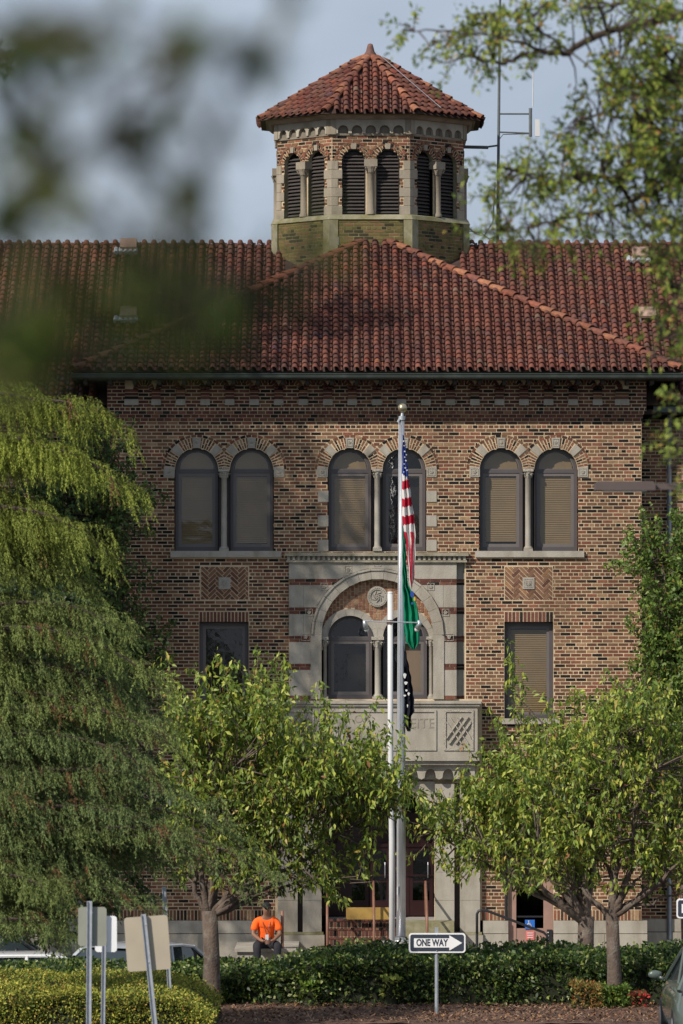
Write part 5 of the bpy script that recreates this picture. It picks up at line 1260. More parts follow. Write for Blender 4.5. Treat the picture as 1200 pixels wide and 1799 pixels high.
# ---------------------------------------------------------------- oak branches hanging in at the top right
dq = 38.0
def frond_tree(name, label, trunk, paths, clusters, d_, n_per, leaf, pal, seed, radius=1.0, trunk_r=.2, ratio=.45, dy=.5, cat='tree', mat=None, thin=1.0):
    rs = np.random.RandomState(seed); tb = Vector(trunk); t = thing(name, label, cat, (tb.x, tb.y, 0)); tm = MB()
    tm.tube([(tb.x, tb.y, 0), (tb.x, tb.y, tb.z)], [trunk_r, trunk_r * .7], 12); tm.build('trunk', m_barkd, t, smooth=True)
    lm = MB(); nodes = []
    for pth, r0_ in paths:
        pts = [P(px, py, d_ + (dd[0] if dd else 0)) for px, py, *dd in pth]
        fine = []
        for i in range(len(pts) - 1):
            for q_ in range(5): fine.append(pts[i].lerp(pts[i + 1], q_ / 5) + Vector((rs.uniform(-.01, .01), rs.uniform(-.02, .02), rs.uniform(-.012, .012))))
        fine.append(pts[-1]); lm.tube(fine, [r0_ * (1 - .75 * i / len(fine)) for i in range(len(fine))], 6); nodes += fine
    nd = np.array([tuple(v) for v in nodes]); LP, LD, LS = [], [], []
    for (px, py, rx, ry_, cnt) in clusters:
        cnt = max(1, int(cnt * thin))
        for k in range(cnt):
            a = rs.uniform(0, 2 * np.pi); rr = np.sqrt(rs.uniform(0, 1)); c = npv(P(px + rx * rr * math.cos(a), py + ry_ * rr * math.sin(a), d_ + rs.uniform(-dy, dy)))
            j = np.argmin(np.linalg.norm(nd - c, axis=1)); q0 = nd[j]; dr = c - q0; L0 = np.linalg.norm(dr)
            if L0 > 1e-3: dr = dr / L0
            dr = dr * .6 + rs.normal(size=3) * .5; dr /= np.linalg.norm(dr); ln = radius * rs.uniform(.6, 1.3)
            if L0 < 2.5: lm.tube([tuple(q0), tuple((q0 + c) / 2 + rs.normal(size=3) * .03 * radius), tuple(c), tuple(c + dr * ln)], [.008, .006, .004, .002], 4, cap=False)
            m_ = n_per; tt_ = np.linspace(0, 1, m_); p = c + dr * (tt_[:, None] * ln) + np.array([0, 0, -.15]) * (tt_[:, None] ** 2) * ln
            sd_ = np.cross(dr, rs.normal(size=3)); sd_ /= np.linalg.norm(sd_); sg = np.where(np.arange(m_) % 2 == 0, 1, -1)[:, None]
            LP.append(p + rs.normal(size=(m_, 3)) * .1 * ln); LD.append(sd_ * sg * .9 + dr * .6 + rs.normal(size=(m_, 3)) * .3); LS.append(rs.uniform(.7, 1.2, m_) * leaf)
    lm.build('branches', m_barkd, t); LP, LD, LS = map(np.concatenate, (LP, LD, LS))
    V, F, C = leaf_arrays(LP, LD, LS, ratio, pal_cols(len(LP), pal, rs), rs); npmesh('leaves', V, F, C, mat or m_leafm, t, (tb.x, tb.y, 0), kind='stuff'); return t
OAK = [((.11, .17, .035), 34), ((.18, .24, .04), 32), ((.29, .33, .06), 24), ((.34, .25, .06), 7), ((.28, .14, .05), 2.5)]
frond_tree('oak_tree', 'oak with blurred leafy branches hanging across the sky at the upper right', P(1420, 200, dq),
    [([(1420, 60), (1240, 20), (1120, 42), (1050, 60), (1000, 92), (960, 92), (920, 95), (885, 112), (850, 105), (810, 95)], .035), ([(960, 92), (900, 70), (840, 60), (770, 55), (715, 52)], .014), ([(1000, 92), (930, 40), (880, 20), (820, 30)], .012),
     ([(1420, 260), (1260, 300), (1200, 318), (1150, 335), (1112, 352), (1090, 330), (1060, 308), (1025, 318), (960, 320), (900, 300)], .03), ([(1112, 352), (1060, 370), (1000, 380), (930, 400), (870, 410)], .016), ([(1240, 20), (1190, 120), (1120, 210), (1060, 200), (1010, 210)], .02), ([(1260, 300), (1220, 440), (1170, 560), (1140, 640)], .02), ([(1190, 120), (1140, 60), (1080, 10)], .014), ([(1300, 500), (1220, 700), (1170, 850)], .015)],
    [(830, 62, 70, 26, 46), (730, 52, 30, 10, 10), (810, 90, 60, 25, 26), (870, 40, 60, 25, 26), (960, 20, 80, 22, 36), (860, 130, 22, 14, 6), (930, 75, 60, 26, 24), (1090, 15, 90, 25, 60), (1160, 90, 80, 80, 210), (1100, 190, 75, 60, 90), (1175, 220, 60, 90, 170), (1060, 150, 60, 30, 30), (1030, 230, 50, 25, 26), (960, 290, 80, 30, 50), (880, 300, 40, 26, 16), (900, 345, 60, 30, 28), (1000, 330, 90, 35, 60), (1060, 290, 60, 40, 50), (1150, 290, 60, 60, 110), (960, 400, 90, 32, 54), (880, 410, 40, 22, 20), (1080, 395, 80, 30, 46), (1180, 420, 40, 60, 90), (940, 440, 24, 12, 6), (1185, 520, 40, 55, 44), (1195, 600, 30, 50, 30), (1150, 590, 16, 25, 8), (1190, 790, 25, 90, 30), (1185, 700, 14, 30, 8), (1180, 330, 60, 50, 50)],
    dq, 18, .052, OAK, 51, radius=.24, dy=.9, thin=.56)
# ---------------------------------------------------------------- very near, strongly blurred twigs at the upper left
dn = 4.4
NEAR = [((.04, .085, .014), 32), ((.08, .13, .02), 35), ((.14, .17, .026), 22), ((.14, .10, .026), 4)]
frond_tree('foreground_branch', 'out of focus dark leafy branch close to the camera at the upper left', P(-1200, 300, dn),
    [([(-1200, 100), (-100, 60), (100, 40), (220, 60), (340, 70), (420, 80), (500, 130)], .004), ([(-1200, 300), (-60, 420), (60, 360), (200, 250), (260, 300), (360, 320)], .004), ([(-1200, 600), (-60, 560), (100, 520), (260, 500), (420, 520), (540, 460)], .005), ([(-60, 560), (60, 610), (180, 640)], .004), ([(500, -60), (500, 20)], .003)],
    [(200, 200, 250, 210, 40), (120, 60, 120, 60, 9), (60, 300, 80, 100, 6), (140, 50, 40, 30, 4), (400, 80, 80, 16, 5), (470, 115, 30, 12, 4), (340, 50, 40, 18, 2), (505, 5, 22, 12, 2), (265, 240, 22, 60, 4), (20, 370, 30, 50, 6), (80, 250, 80, 90, 5), (350, 310, 24, 40, 3), (150, 400, 150, 30, 5), (330, 410, 80, 14, 3),
     (60, 560, 90, 110, 26), (210, 560, 170, 100, 30), (340, 490, 130, 60, 16), (420, 560, 60, 40, 4), (535, 440, 50, 30, 5), (470, 480, 60, 40, 4), (50, 660, 70, 30, 8), (0, 640, 30, 80, 6)],
    dn, 6, .021, NEAR, 77, radius=.03, dy=.35, trunk_r=.04, cat='branch', ratio=.5)
frond_tree('foreground_leaf_sprig', 'small dark leaf sprig at the far left edge in the sky', P(-400, 90, 25), [([(-400, 120), (-60, 105), (8, 100)], .006)], [(0, 100, 20, 14, 12)], 25, 8, .05, [((.05, .04, .012), 1), ((.03, .035, .012), 1)], 78, radius=.05, dy=.1, trunk_r=.05, cat='branch')
frond_tree('foreground_twig', 'strongly blurred olive green twig over the right roof and ridge', P(2200, 440, 8), [([(2200, 430), (1300, 440), (1100, 440), (900, 440)], .004)], [(930, 450, 30, 10, 4)], 8, 9, .03, NEAR, 79, radius=.05, dy=.4, trunk_r=.04, cat='branch', thin=.45)

#================================================================ FLAGPOLE, LIGHT POLE, FLAGS
df = 93.0; f_ = lambda px, py, dd=0: P(px, py, df + dd)
fp = thing('flagpole', 'tall tapered metal flagpole with gold ball carrying three limp flags', 'flagpole', f_(704, 1652))
mb = MB(); b0_ = f_(704.5, 1652); mb.tube([b0_, f_(704.5, 1400), f_(705, 1100), f_(706, 735)], [.087, .083, .070, .047], 20); mb.build('pole', m_alu, fp, smooth=True)
mb = MB(); mb.lathe(b0_.x, b0_.y, [(.001, b0_.z - .02), (.24, b0_.z - .02), (.25, b0_.z), (.2, b0_.z + .02), (.12, b0_.z + .04), (.09, b0_.z + .06)], 20); mb.build('base_flange', m_alu, fp, smooth=True)
MB().box(b0_.x - .4, b0_.x + .4, b0_.y - .4, b0_.y + .4, -.02, b0_.z - .02).build('concrete_base', m_conc, fp)
MB().ball(tuple(f_(707, 717)), .085, 18).build('gold_ball', M('gold_ball', (.42, .36, .24), .32, .1, 5, metal=.8), fp, smooth=True)
mb = MB(); mb.tube([f_(706, 736), f_(707, 724)], [.035, .02], 8); mb.tube([f_(706, 738), f_(706, 731)], .06, 12); mb.tube([f_(699, 742, -.05), f_(702, 736, -.05)], .022, 6); mb.build('truck', m_galv, fp)
mb = MB(); mb.tube([f_(701, 742, -.08), f_(699.5, 1100, -.1), f_(699, 1600, -.12)], .007, 4); mb.tube([f_(709, 742, -.03), f_(710, 1600, -.03)], .006, 4); mb.build('halyard', m_white, fp)
mb = MB(); mb.tube([f_(699, 1558, -.1), f_(699, 1572, -.1)], .02, 5); mb.build('cleat', m_galv, fp)
def interp(t, pts):
    for (a, va), (b, vb) in zip(pts, pts[1:]):
        if t <= b: return va + (vb - va) * (0 if b == a else max(0, (t - a) / (b - a)))
    return pts[-1][1]
def flag(name, label, left, right, y0, y1, colf, dd, pleats, amp, nx=36, ny=150, mat=None):
    V = []; F = []; C = []
    for j in range(ny + 1):
        py = y0 + (y1 - y0) * j / ny; xl, xr = interp(py, left), interp(py, right)
        for i in range(nx + 1):
            u = i / nx; p = f_(xl + (xr - xl) * u, py, dd); wv = math.sin(u * pleats * math.pi * 2 + j * .02) * amp * (.4 + .6 * u) + math.sin(j * .07 + u * 3) * .02
            V.append((p.x + .006 * math.sin(j * .3 + u * 4), p.y + wv, p.z + .01 * math.sin(u * 20)))
    for j in range(ny):
        for i in range(nx):
            a = j * (nx + 1) + i; F.append((a, a + 1, a + nx + 2, a + nx + 1)); C.append(colf((i + .5) / nx, y0 + (y1 - y0) * (j + .5) / ny))
    o = npmesh(name, V, F, C, mat or m_cloth, None, tuple(f_(interp(y0, left), y0, dd)), smooth=True); tag(o, label, 'flag', 'flags hanging limp on the flagpole'); return o
RED, WHT, BLU = (.42, .012, .035), (.66, .64, .62), (.025, .05, .24)
def usc(u, y):
    if y < 832 + u * 10: return BLU
    if y < 935:
        s = (y - u * -10 - 836 + (1 - u) * 6) / 15.5; return WHT if int(s) % 2 == 0 else RED
    s = u * 3.4 + (y - 935) * .012; return (RED, WHT, RED, WHT, RED)[int(s) % 5]
us = flag('flag', 'limp red white and blue flag with white stars, topmost on the flagpole', [(764, 707), (890, 706), (925, 708), (950, 713), (1000, 717), (1036, 722)], [(764, 710), (800, 714), (830, 717), (850, 719), (890, 725), (925, 729), (965, 730), (1010, 728), (1036, 724)], 764, 1036, usc, -.14, 2.2, .05)
for k, (px, py) in enumerate(((709, 775), (710, 783), (711, 793), (711, 803), (713, 809), (710, 815), (712, 822), (714, 799), (715, 826), (709.5, 829))):
    p = f_(px, py, -.24); mb = MB(); r_ = .016 if k % 2 else .021
    mb.add([(p.x + (r_ if q_ % 2 == 0 else r_ * .42) * math.sin(q_ * math.pi / 5), p.y, p.z + (r_ if q_ % 2 == 0 else r_ * .42) * math.cos(q_ * math.pi / 5)) for q_ in range(10)], [tuple(range(10))]); mb.build('star', m_white, us)
def wac(u, y):
    return (.006, .20, .105)
wa = flag('flag', 'limp green flag with a hidden round emblem hanging below the striped flag', [(925, 706), (1050, 706), (1085, 707), (1110, 711), (1128, 714), (1141, 724)], [(925, 708), (950, 712), (1000, 714), (1030, 718), (1050, 728), (1080, 736), (1110, 738), (1130, 736), (1141, 729)], 925, 1141, wac, -.05, 2.6, .07)
for (px, py, rx, rz, c) in ((724, 1044, .035, .06, (.03, .08, .35)), (728, 1052, .016, .04, (.55, .45, .05)), (724, 1060, .02, .025, (.03, .08, .3)), (735, 1100, .022, .018, (.75, .75, .72)), (737, 1096, .012, .02, (.75, .75, .72))):
    p = f_(px, py, -.15); mb = MB(); mb.add([(p.x + rx * math.cos(a), p.y, p.z + rz * math.sin(a)) for a in [k * math.pi / 5 for k in range(10)]], [tuple(range(10))], c); mb.build('emblem_patch', m_cloth, wa)
bk = flag('flag', 'limp black flag with small white emblem, lowest on the flagpole', [(1135, 706), (1230, 706), (1262, 709), (1285, 715)], [(1135, 711), (1160, 716), (1190, 722), (1225, 727), (1250, 728), (1258, 723), (1285, 722)], 1135, 1285, lambda u, y: (.012, .013, .022), -.03, 2.3, .06)
for (px, py, rx, rz) in ((711, 1187, .028, .05), (713, 1200, .03, .03), (714, 1213, .02, .02), (711, 1222, .025, .018), (718, 1219, .02, .03), (716, 1240, .01, .03)):
    p = f_(px, py, -.13); mb = MB(); mb.add([(p.x + rx * math.cos(a) * (1 + .3 * math.sin(3 * a)), p.y, p.z + rz * math.sin(a)) for a in [k * math.pi / 6 for k in range(12)]], [tuple(range(12))]); mb.build('emblem_patch', M('emblem_white', (.55, .56, .55), .8, .2), bk)
dl = 92.2; l_ = lambda px, py, dd=0: P(px, py, dl + dd)
lp = thing('light_pole', 'shorter white pole with two small floodlights on a cross arm beside the flagpole', 'light pole', l_(689, 1700))
mb = MB(); mb.tube([Vector((l_(689, 0).x, dl - 100, 0)), l_(688.5, 1480), l_(686, 1300), l_(685.5, 1042)], [.055, .052, .05, .048], 16); mb.lathe(l_(685.5, 0).x, dl - 100, [(.053, l_(0, 1042).z), (.04, l_(0, 1039.5).z), (.001, l_(0, 1039).z)], 12); mb.build('pole', m_white, lp, smooth=True)
MB().tube([l_(640, 1091, -.02), l_(686, 1092.5, -.07), l_(737, 1094, -.02)], .011, 6).build('cross_arm', m_galv, lp)
MB().tube([l_(685.5, 1089), l_(685.5, 1096)], .066, 12).build('clamp', m_bronze, lp)
for px in (640, 736):
    p = l_(px, 1098); mb = MB(); mb.tube([p + Vector((0, 0, .09)), p + Vector((.01, 0, .02)), p + Vector((.035 if px < 700 else -.03, .03, -.06))], [.028, .04, .055], 10); o = mb.build('floodlight', m_alu, lp, smooth=True); MB().ball(tuple(p + Vector((.04 if px < 700 else -.035, .035, -.08))), .045, 10).build('lens', m_white, o)

#================================================================ SIGNS
m_signdark = M('sign_face_dark', (.035, .045, .065), .45, .05); m_signwhite = M('sign_face_white', (.78, .79, .80), .45, .04); m_signback = M('weathered_sign_back', (.34, .32, .25), .6, .1, 4, metal=.2); m_signtan = M('tan_sign_back', (.40, .35, .27), .65, .08, 3); m_signgr = M('sign_back_greenish', (.25, .26, .22), .6, .1, 4)
def rr(cx, cz, w_, h, r_, n=5):
    o = []
    for (sx, sz, a0) in ((1, 1, 0), (-1, 1, 90), (-1, -1, 180), (1, -1, 270)):
        for k in range(n + 1): a = R(a0 + 90 * k / n); o.append((cx + sx * (w_ / 2 - r_) + r_ * math.cos(a), cz + sz * (h / 2 - r_) + r_ * math.sin(a)))
    return o
def one_way(label, px, py, d_, ypost, postpx, body=True):
    c = P(px, py, d_); W_, H_ = .93, .325; t = thing('one_way_sign', label, 'traffic sign', (XX(postpx, d_), c.y, 0), 'one way signs')
    pp = Vector((XX(postpx, d_), c.y + .03, 0)); mb = MB(); mb.box(pp.x - .028, pp.x + .028, pp.y, pp.y + .03, 0, c.z + H_ / 2 + .09); mb.box(pp.x - .012, pp.x + .012, pp.y - .012, pp.y, 0, c.z - H_ / 2 - .01); mb.build('post', m_galv, t)
    pl = MB().prism(rr(c.x, c.z, W_, H_, .05), c.y, c.y + .004).build('plate', m_signwhite, t)
    MB().prism(rr(c.x, c.z, W_ - .05, H_ - .05, .035), c.y - .003, c.y).build('dark_field', m_signdark, pl)
    z, x = c.z, c.x; hx_ = W_ / 2
    MB().prism([(x - .38, z - .075), (x + .20, z - .075), (x + .20, z - .125), (x + .41, z), (x + .20, z + .125), (x + .20, z + .075), (x - .38, z + .075)], c.y - .006, c.y - .003).build('arrow', m_signwhite, pl)
    o = text('lettering', 'ONE WAY', .155, (x - .085, c.y - .0075, z), m_signdark, pl, depth=.001, bold=.035)
    wd = o.dimensions.x; o.scale = (.52 / max(wd, .01), 1, 1)
    for sz in (-1, 1): MB().ball((pp.x, c.y - .006, z + sz * (H_ / 2 - .03)), .01, 6).build('bolt', m_galv, t)
    return t
one_way('white bordered ONE WAY arrow sign on a thin post in front of the hedge', 768, 1656.5, 84, 1785, 767)
one_way('ONE WAY sign cut by the right picture edge beside the parked car', 1238, 1596, 84.5, 1785, 1240)
ds = 62.0
def sign_back(label, cx, cy, w_, h, mat, post_top, post_bot, d_, tilt=0, postw=.055, platemat=None, yfront=True, plates=None):
    pt, pb_ = P(*post_top, d_), P(*post_bot, d_); k = (0 - pb_.z) / (pt.z - pb_.z); foot = pb_ + (pt - pb_) * k
    t = thing('road_sign', label, 'road sign', foot); mb = MB(); ax = (pt - foot).normalized()
    m_ = Matrix.Translation((pt + foot) / 2) @ Matrix.Rotation(math.atan2(ax.x, ax.z), 4, 'Y'); ln = (pt - foot).length
    mb.obox(m_ @ Matrix.Translation((0, 0, 0)), postw, .012, ln); mb.obox(m_ @ Matrix.Translation((-postw / 2, -.015, 0)), .008, .03, ln); mb.obox(m_ @ Matrix.Translation((postw / 2, -.015, 0)), .008, .03, ln); mb.build('post', m_galv, t)
    if w_:
        c = P(cx, cy, d_); mb = MB(); ml = Matrix.Translation(Vector((c.x, c.y + .03, c.z))) @ Matrix.Rotation(R(tilt), 4, 'Y')
        pl = rr(0, 0, w_, h, .04); n = len(pl); vs = [tuple(ml @ Vector((x, yy_, z))) for yy_ in (0, .004) for x, z in pl]
        mb.add(vs, [tuple(range(n - 1, -1, -1)), tuple(range(n, 2 * n))] + [(i, (i + 1) % n, (i + 1) % n + n, i + n) for i in range(n)]); p_ = mb.build('plate', mat, t)
        for sz in (-1, 1): MB().ball(tuple(ml @ Vector(((pt.x + 0 - c.x) * 0, -.035, sz * h * .35))), .012, 6).build('bolt', m_galv, t)
    return t
s_ = ds / 9000
sign_back('greenish grey back of a road sign on the leftmost thick post', 162, 1628, 50 * s_, 69 * s_, m_signgr, (157.5, 1583), (156, 1799), ds)
sign_back('white backed narrow road sign on the thin post beside the greenish sign', 186, 1641, 40 * s_, 66 * s_, m_signwhite, (183.5, 1603), (181, 1799), ds + 2.5, postw=.045)
sign_back('large tan backed road sign tilted on a leaning post', 259, 1657.5, 78 * s_, 97 * s_, m_signtan, (252, 1606), (272, 1799), ds + 1, tilt=-4)
t = sign_back('bare leaning steel post behind the tan road sign', 0, 0, 0, 0, None, (288, 1558), (299, 1757), 80)
# brown luminaire of a street lamp whose column stands right of the picture
dlm = 52.0; t = thing('street_lamp', 'brown shoebox street lamp head reaching in from the right edge before the bricks', 'street lamp', (XX(1330, dlm), dlm - 100, 0))
c0 = P(1045, 862, dlm); c1 = P(1150, 846, dlm); mb = MB(); mb.box(c0.x, c1.x, c0.y - .16, c0.y + .16, c0.z, c1.z - .02); mb.box(c0.x + .02, c1.x - .02, c0.y - .14, c0.y + .14, c1.z - .02, c1.z); mb.build('lamp_head', m_lamp, t)
MB().box(c1.x, XX(1330, dlm), c0.y - .04, c0.y + .04, P(0, 860, dlm).z, P(0, 849, dlm).z).build('arm', m_lamp, t); MB().box(XX(1330, dlm) - .07, XX(1330, dlm) + .07, c0.y - .07, c0.y + .07, 0, P(0, 845, dlm).z).build('column', m_lamp, t)
MB().box(c0.x + .08, c1.x - .08, c0.y - .12, c0.y + .12, c0.z - .008, c0.z).build('lens', m_signwhite, t)

#================================================================ HANDRAILS
def handrail(label, pts, d_, posts, r_=.022, mat=m_bronze):
    t = thing('handrail', label, 'handrail', (P(*pts[0], d_).x, d_ - 100, 0)); MB().tube([P(px, py, d_) for px, py in pts], r_, 8).build('rail', mat, t, smooth=True)
    for (px, py) in posts: p = P(px, py, d_); MB().tube([p, (p.x, p.y, 0)], r_, 8).build('post', mat, t)
    return t
handrail('black curved handrail on the ramp right of the entrance', [(838, 1640), (838, 1606), (841, 1600), (847, 1599), (856, 1600), (955, 1638), (961, 1644), (962, 1660)], 97.5, [(838, 1640), (962, 1655)], .026, m_black)
for (px, lab) in ((575, 'brown pipe handrail at the left side of the entrance steps'), (657, 'brown pipe handrail in the middle of the brick entrance steps'), (750, 'brown pipe handrail at the right side of the entrance beside the door')):
    x = XX(px, 98.6); t = thing('handrail', lab, 'handrail', (x, -1.5, 0)); zt = ZZ(1562, 99); mb = MB(); mb.tube([(x, .25, 0.9), (x, .25, zt + .05), (x, .1, zt + .1), (x, -1.55, zt - .45), (x, -1.62, zt - .55), (x, -1.62, 0)], .025, 8); mb.build('rail', M('brown_pipe', (.22, .11, .075), .5, .2), t, smooth=True)
    MB().tube([(x, -.7, 0), (x, -.7, zt - .13)], .02, 8).build('post', MATS['brown_pipe'], t)
handrail('short brown post handrail beside the seated person', [(496, 1600), (496, 1640)], 97.2, [(496, 1640)], .03, MATS['brown_pipe'])

#================================================================ SEATED PERSON
def skin(name, verts, edges, rad, mat, parent, sub=2, root=0):
    me = bpy.data.meshes.new(name); me.from_pydata([tuple(v) for v in verts], edges, []); o = bpy.data.objects.new(name, me); COL.objects.link(o)
    md = o.modifiers.new('s', 'SKIN'); md.use_smooth_shade = True
    for i, r_ in enumerate(rad): me.skin_vertices[0].data[i].radius = (r_, r_) if not isinstance(r_, tuple) else r_
    me.skin_vertices[0].data[root].use_root = True
    md = o.modifiers.new('u', 'SUBSURF'); md.levels = sub; md.render_levels = sub
    dg = bpy.context.evaluated_depsgraph_get(); m2 = bpy.data.meshes.new_from_object(o.evaluated_get(dg)); bpy.data.objects.remove(o); m2.materials.clear(); m2.materials.append(mat)
    m2.polygons.foreach_set('use_smooth', [True] * len(m2.polygons)); o = bpy.data.objects.new(name, m2); COL.objects.link(o); o.parent = parent; return o
dp = 97.0; seat_z = .42; px0 = XX(468, dp)
bench = MB().box(px0 - .55, px0 + .55, dp - 100 - .02, -.12 , 0.02, seat_z - .06).box(px0 - .6, px0 + .6, dp - 100 - .08, -.1, seat_z - .06, seat_z - .0)
tag(bench.build('stone_bench', m_stone, None, origin=(px0, -2, 0)), 'low stone seat ledge under the person in the orange shirt', 'bench')
per = thing('person', 'person in orange shirt, black cap and dark trousers sitting with lanyard by the entrance', 'person', (px0, dp - 100, 0))
m_skin = M('skin', (.22, .115, .075), .55, .06, 10); m_shirt = M('orange_shirt', (.95, .13, .012), .85, .08, 14, .3, 30); m_trou = M('dark_trousers', (.018, .018, .024), .85, .15, 10); m_capm = M('black_cap', (.012, .012, .014), .8, .1)
# local frame: x right (picture), y away from camera, z up; person faces the camera (-y)
hz = seat_z + .11
V_ = [(0, .12, hz), (0, .10, hz + .18), (0, .05, hz + .38), (0, .0, hz + .50), (0, -.03, hz + .58), (0, -.07, hz + .66), (0, -.08, hz + .76),
      (-.21, .02, hz + .44), (-.27, -.06, hz + .20), (-.13, -.28, hz + .09), (-.06, -.33, hz + .07), (.21, .02, hz + .44), (.27, -.06, hz + .20), (.13, -.28, hz + .09), (.06, -.33, hz + .07),
      (-.12, .08, hz - .01), (-.21, -.30, hz + .0), (-.19, -.30, hz - .35), (-.19, -.28, .09), (-.21, -.40, .05), (.12, .08, hz - .01), (.21, -.30, hz + .0), (.19, -.30, hz - .35), (.19, -.28, .09), (.21, -.40, .05)]
E_ = [(0, 1), (1, 2), (2, 3), (3, 4), (4, 5), (5, 6), (3, 7), (7, 8), (8, 9), (9, 10), (3, 11), (11, 12), (12, 13), (13, 14), (0, 15), (15, 16), (16, 17), (17, 18), (18, 19), (0, 20), (20, 21), (21, 22), (22, 23), (23, 24)]
Rd = [.14, (.15, .11), (.165, .12), (.11, .09), .055, (.082, .095), (.075, .09), .06, .045, .033, .028, .06, .045, .033, .028, .09, .072, .055, .04, .035, .09, .072, .055, .04, .035]
skin('body', V_, E_, Rd, m_skin, per)
skin('shirt', [V_[0], (0, .10, hz + .16), (0, .05, hz + .36), (0, .01, hz + .49), (-.2, .02, hz + .45), (-.26, -.04, hz + .25), (.2, .02, hz + .45), (.26, -.04, hz + .25)], [(0, 1), (1, 2), (2, 3), (3, 4), (4, 5), (3, 6), (6, 7)], [(.165, .135), (.18, .14), (.185, .14), (.12, .10), .088, .078, .088, .078], m_shirt, per)
skin('trousers', [(0, .12, hz - .02), V_[15], V_[16], V_[17], (-.19, -.28, .13), V_[20], V_[21], V_[22], (.19, -.28, .13)], [(0, 1), (1, 2), (2, 3), (3, 4), (0, 5), (5, 6), (6, 7), (7, 8)], [.15, .11, .09, .073, .065, .11, .09, .073, .065], m_trou, per)
for s in (-1, 1): skin('shoe', [(s * .19, -.26, .06), (s * .20, -.34, .05), (s * .21, -.44, .045)], [(0, 1), (1, 2)], [.055, .055, .045], m_black, per)
# hands with five fingers, clasped between the knees
for s in (-1, 1):
    b_ = Vector((s * .06, -.33, hz + .07)); vs_ = [b_, b_ + Vector((-s * .04, -.035, -.015))]; ed = [(0, 1)]; rd = [.026, .03]
    for k in range(4):
        k0 = len(vs_); off = (k - 1.5) * .017
        vs_ += [b_ + Vector((-s * .055, -.05 , -.012 + off)), b_ + Vector((-s * (.085 - .004 * abs(k - 1)), -.055, -.022 + off)), b_ + Vector((-s * (.10 - .006 * abs(k - 1)), -.04, -.03 + off))]; ed += [(1, k0), (k0, k0 + 1), (k0 + 1, k0 + 2)]; rd += [.0095, .0088, .008]
    k0 = len(vs_); vs_ += [b_ + Vector((-s * .02, -.05, .03)), b_ + Vector((-s * .045, -.062, .045))]; ed += [(0, k0), (k0, k0 + 1)]; rd += [.011, .009]
    skin('hand', vs_, ed, rd, m_skin, per, 1)
# face, ears, cap
hd = Vector((0, -.08, hz + .70)); mb = MB(); mb.ball((hd.x, hd.y - .09, hd.z - .02), .016, 8, sc=(.8, 1.2, 1.3)); 
for s in (-1, 1): mb.ball((hd.x + s * .088, hd.y + .01, hd.z - .01), .02, 8, sc=(.45, .8, 1.2))
o = mb.build('nose_and_ears', m_skin, None, smooth=True); o.parent = per
mb = MB(); 
for s in (-1, 1): mb.ball((hd.x + s * .032, hd.y - .083, hd.z + .012), .011, 8)
o = mb.build('eyes', m_black, None); o.parent = per; o['kind'] = 'stuff'; o.pop('kind') if 'kind' in o else None
mb = MB(); mb.tube([(hd.x - .025, hd.y - .09, hd.z - .055), (hd.x, hd.y - .094, hd.z - .058), (hd.x + .025, hd.y - .09, hd.z - .055)], .006, 6); o = mb.build('mouth', M('lips', (.16, .06, .05), .5, .05), None); o.parent = per
mb = MB(); mb.lathe(hd.x, hd.y + .01, [(.090, hd.z + .045), (.095, hd.z + .07), (.085, hd.z + .105), (.052, hd.z + .132), (.001, hd.z + .14)], 18); n0 = 11
bv = [(hd.x + .085 * math.cos(a), hd.y - .07 - .12 * math.sin(a) * 1.0, hd.z + .055 - .015 * math.sin(a)) for a in [math.pi * k / 10 for k in range(11)]]
mb.add([(x, y, z) for x, y, z in bv] + [(x, y, z + .01) for x, y, z in bv], [tuple(range(11)), tuple(range(21, 10, -1))] + [(k, k + 1, k + 12, k + 11) for k in range(10)]); o = mb.build('cap', m_capm, None, smooth=False); o.parent = per
mb = MB(); mb.tube([(-.07, -.02, hz + .52), (-.075, -.085, hz + .45), (-.04, -.125, hz + .33), (-.004, -.15, hz + .2)], .006, 5); mb.tube([(.07, -.02, hz + .52), (.075, -.085, hz + .45), (.04, -.125, hz + .33), (.004, -.15, hz + .2)], .006, 5); o = mb.build('lanyard', m_black, None); o.parent = per
mb = MB(); mb.box(-.033, .033, -.19, -.183, hz + .09, hz + .20); o = mb.build('badge', m_white, None); o.parent = per
per.rotation_euler = (0, 0, R(4)); per.scale = (.95, .95, .95)

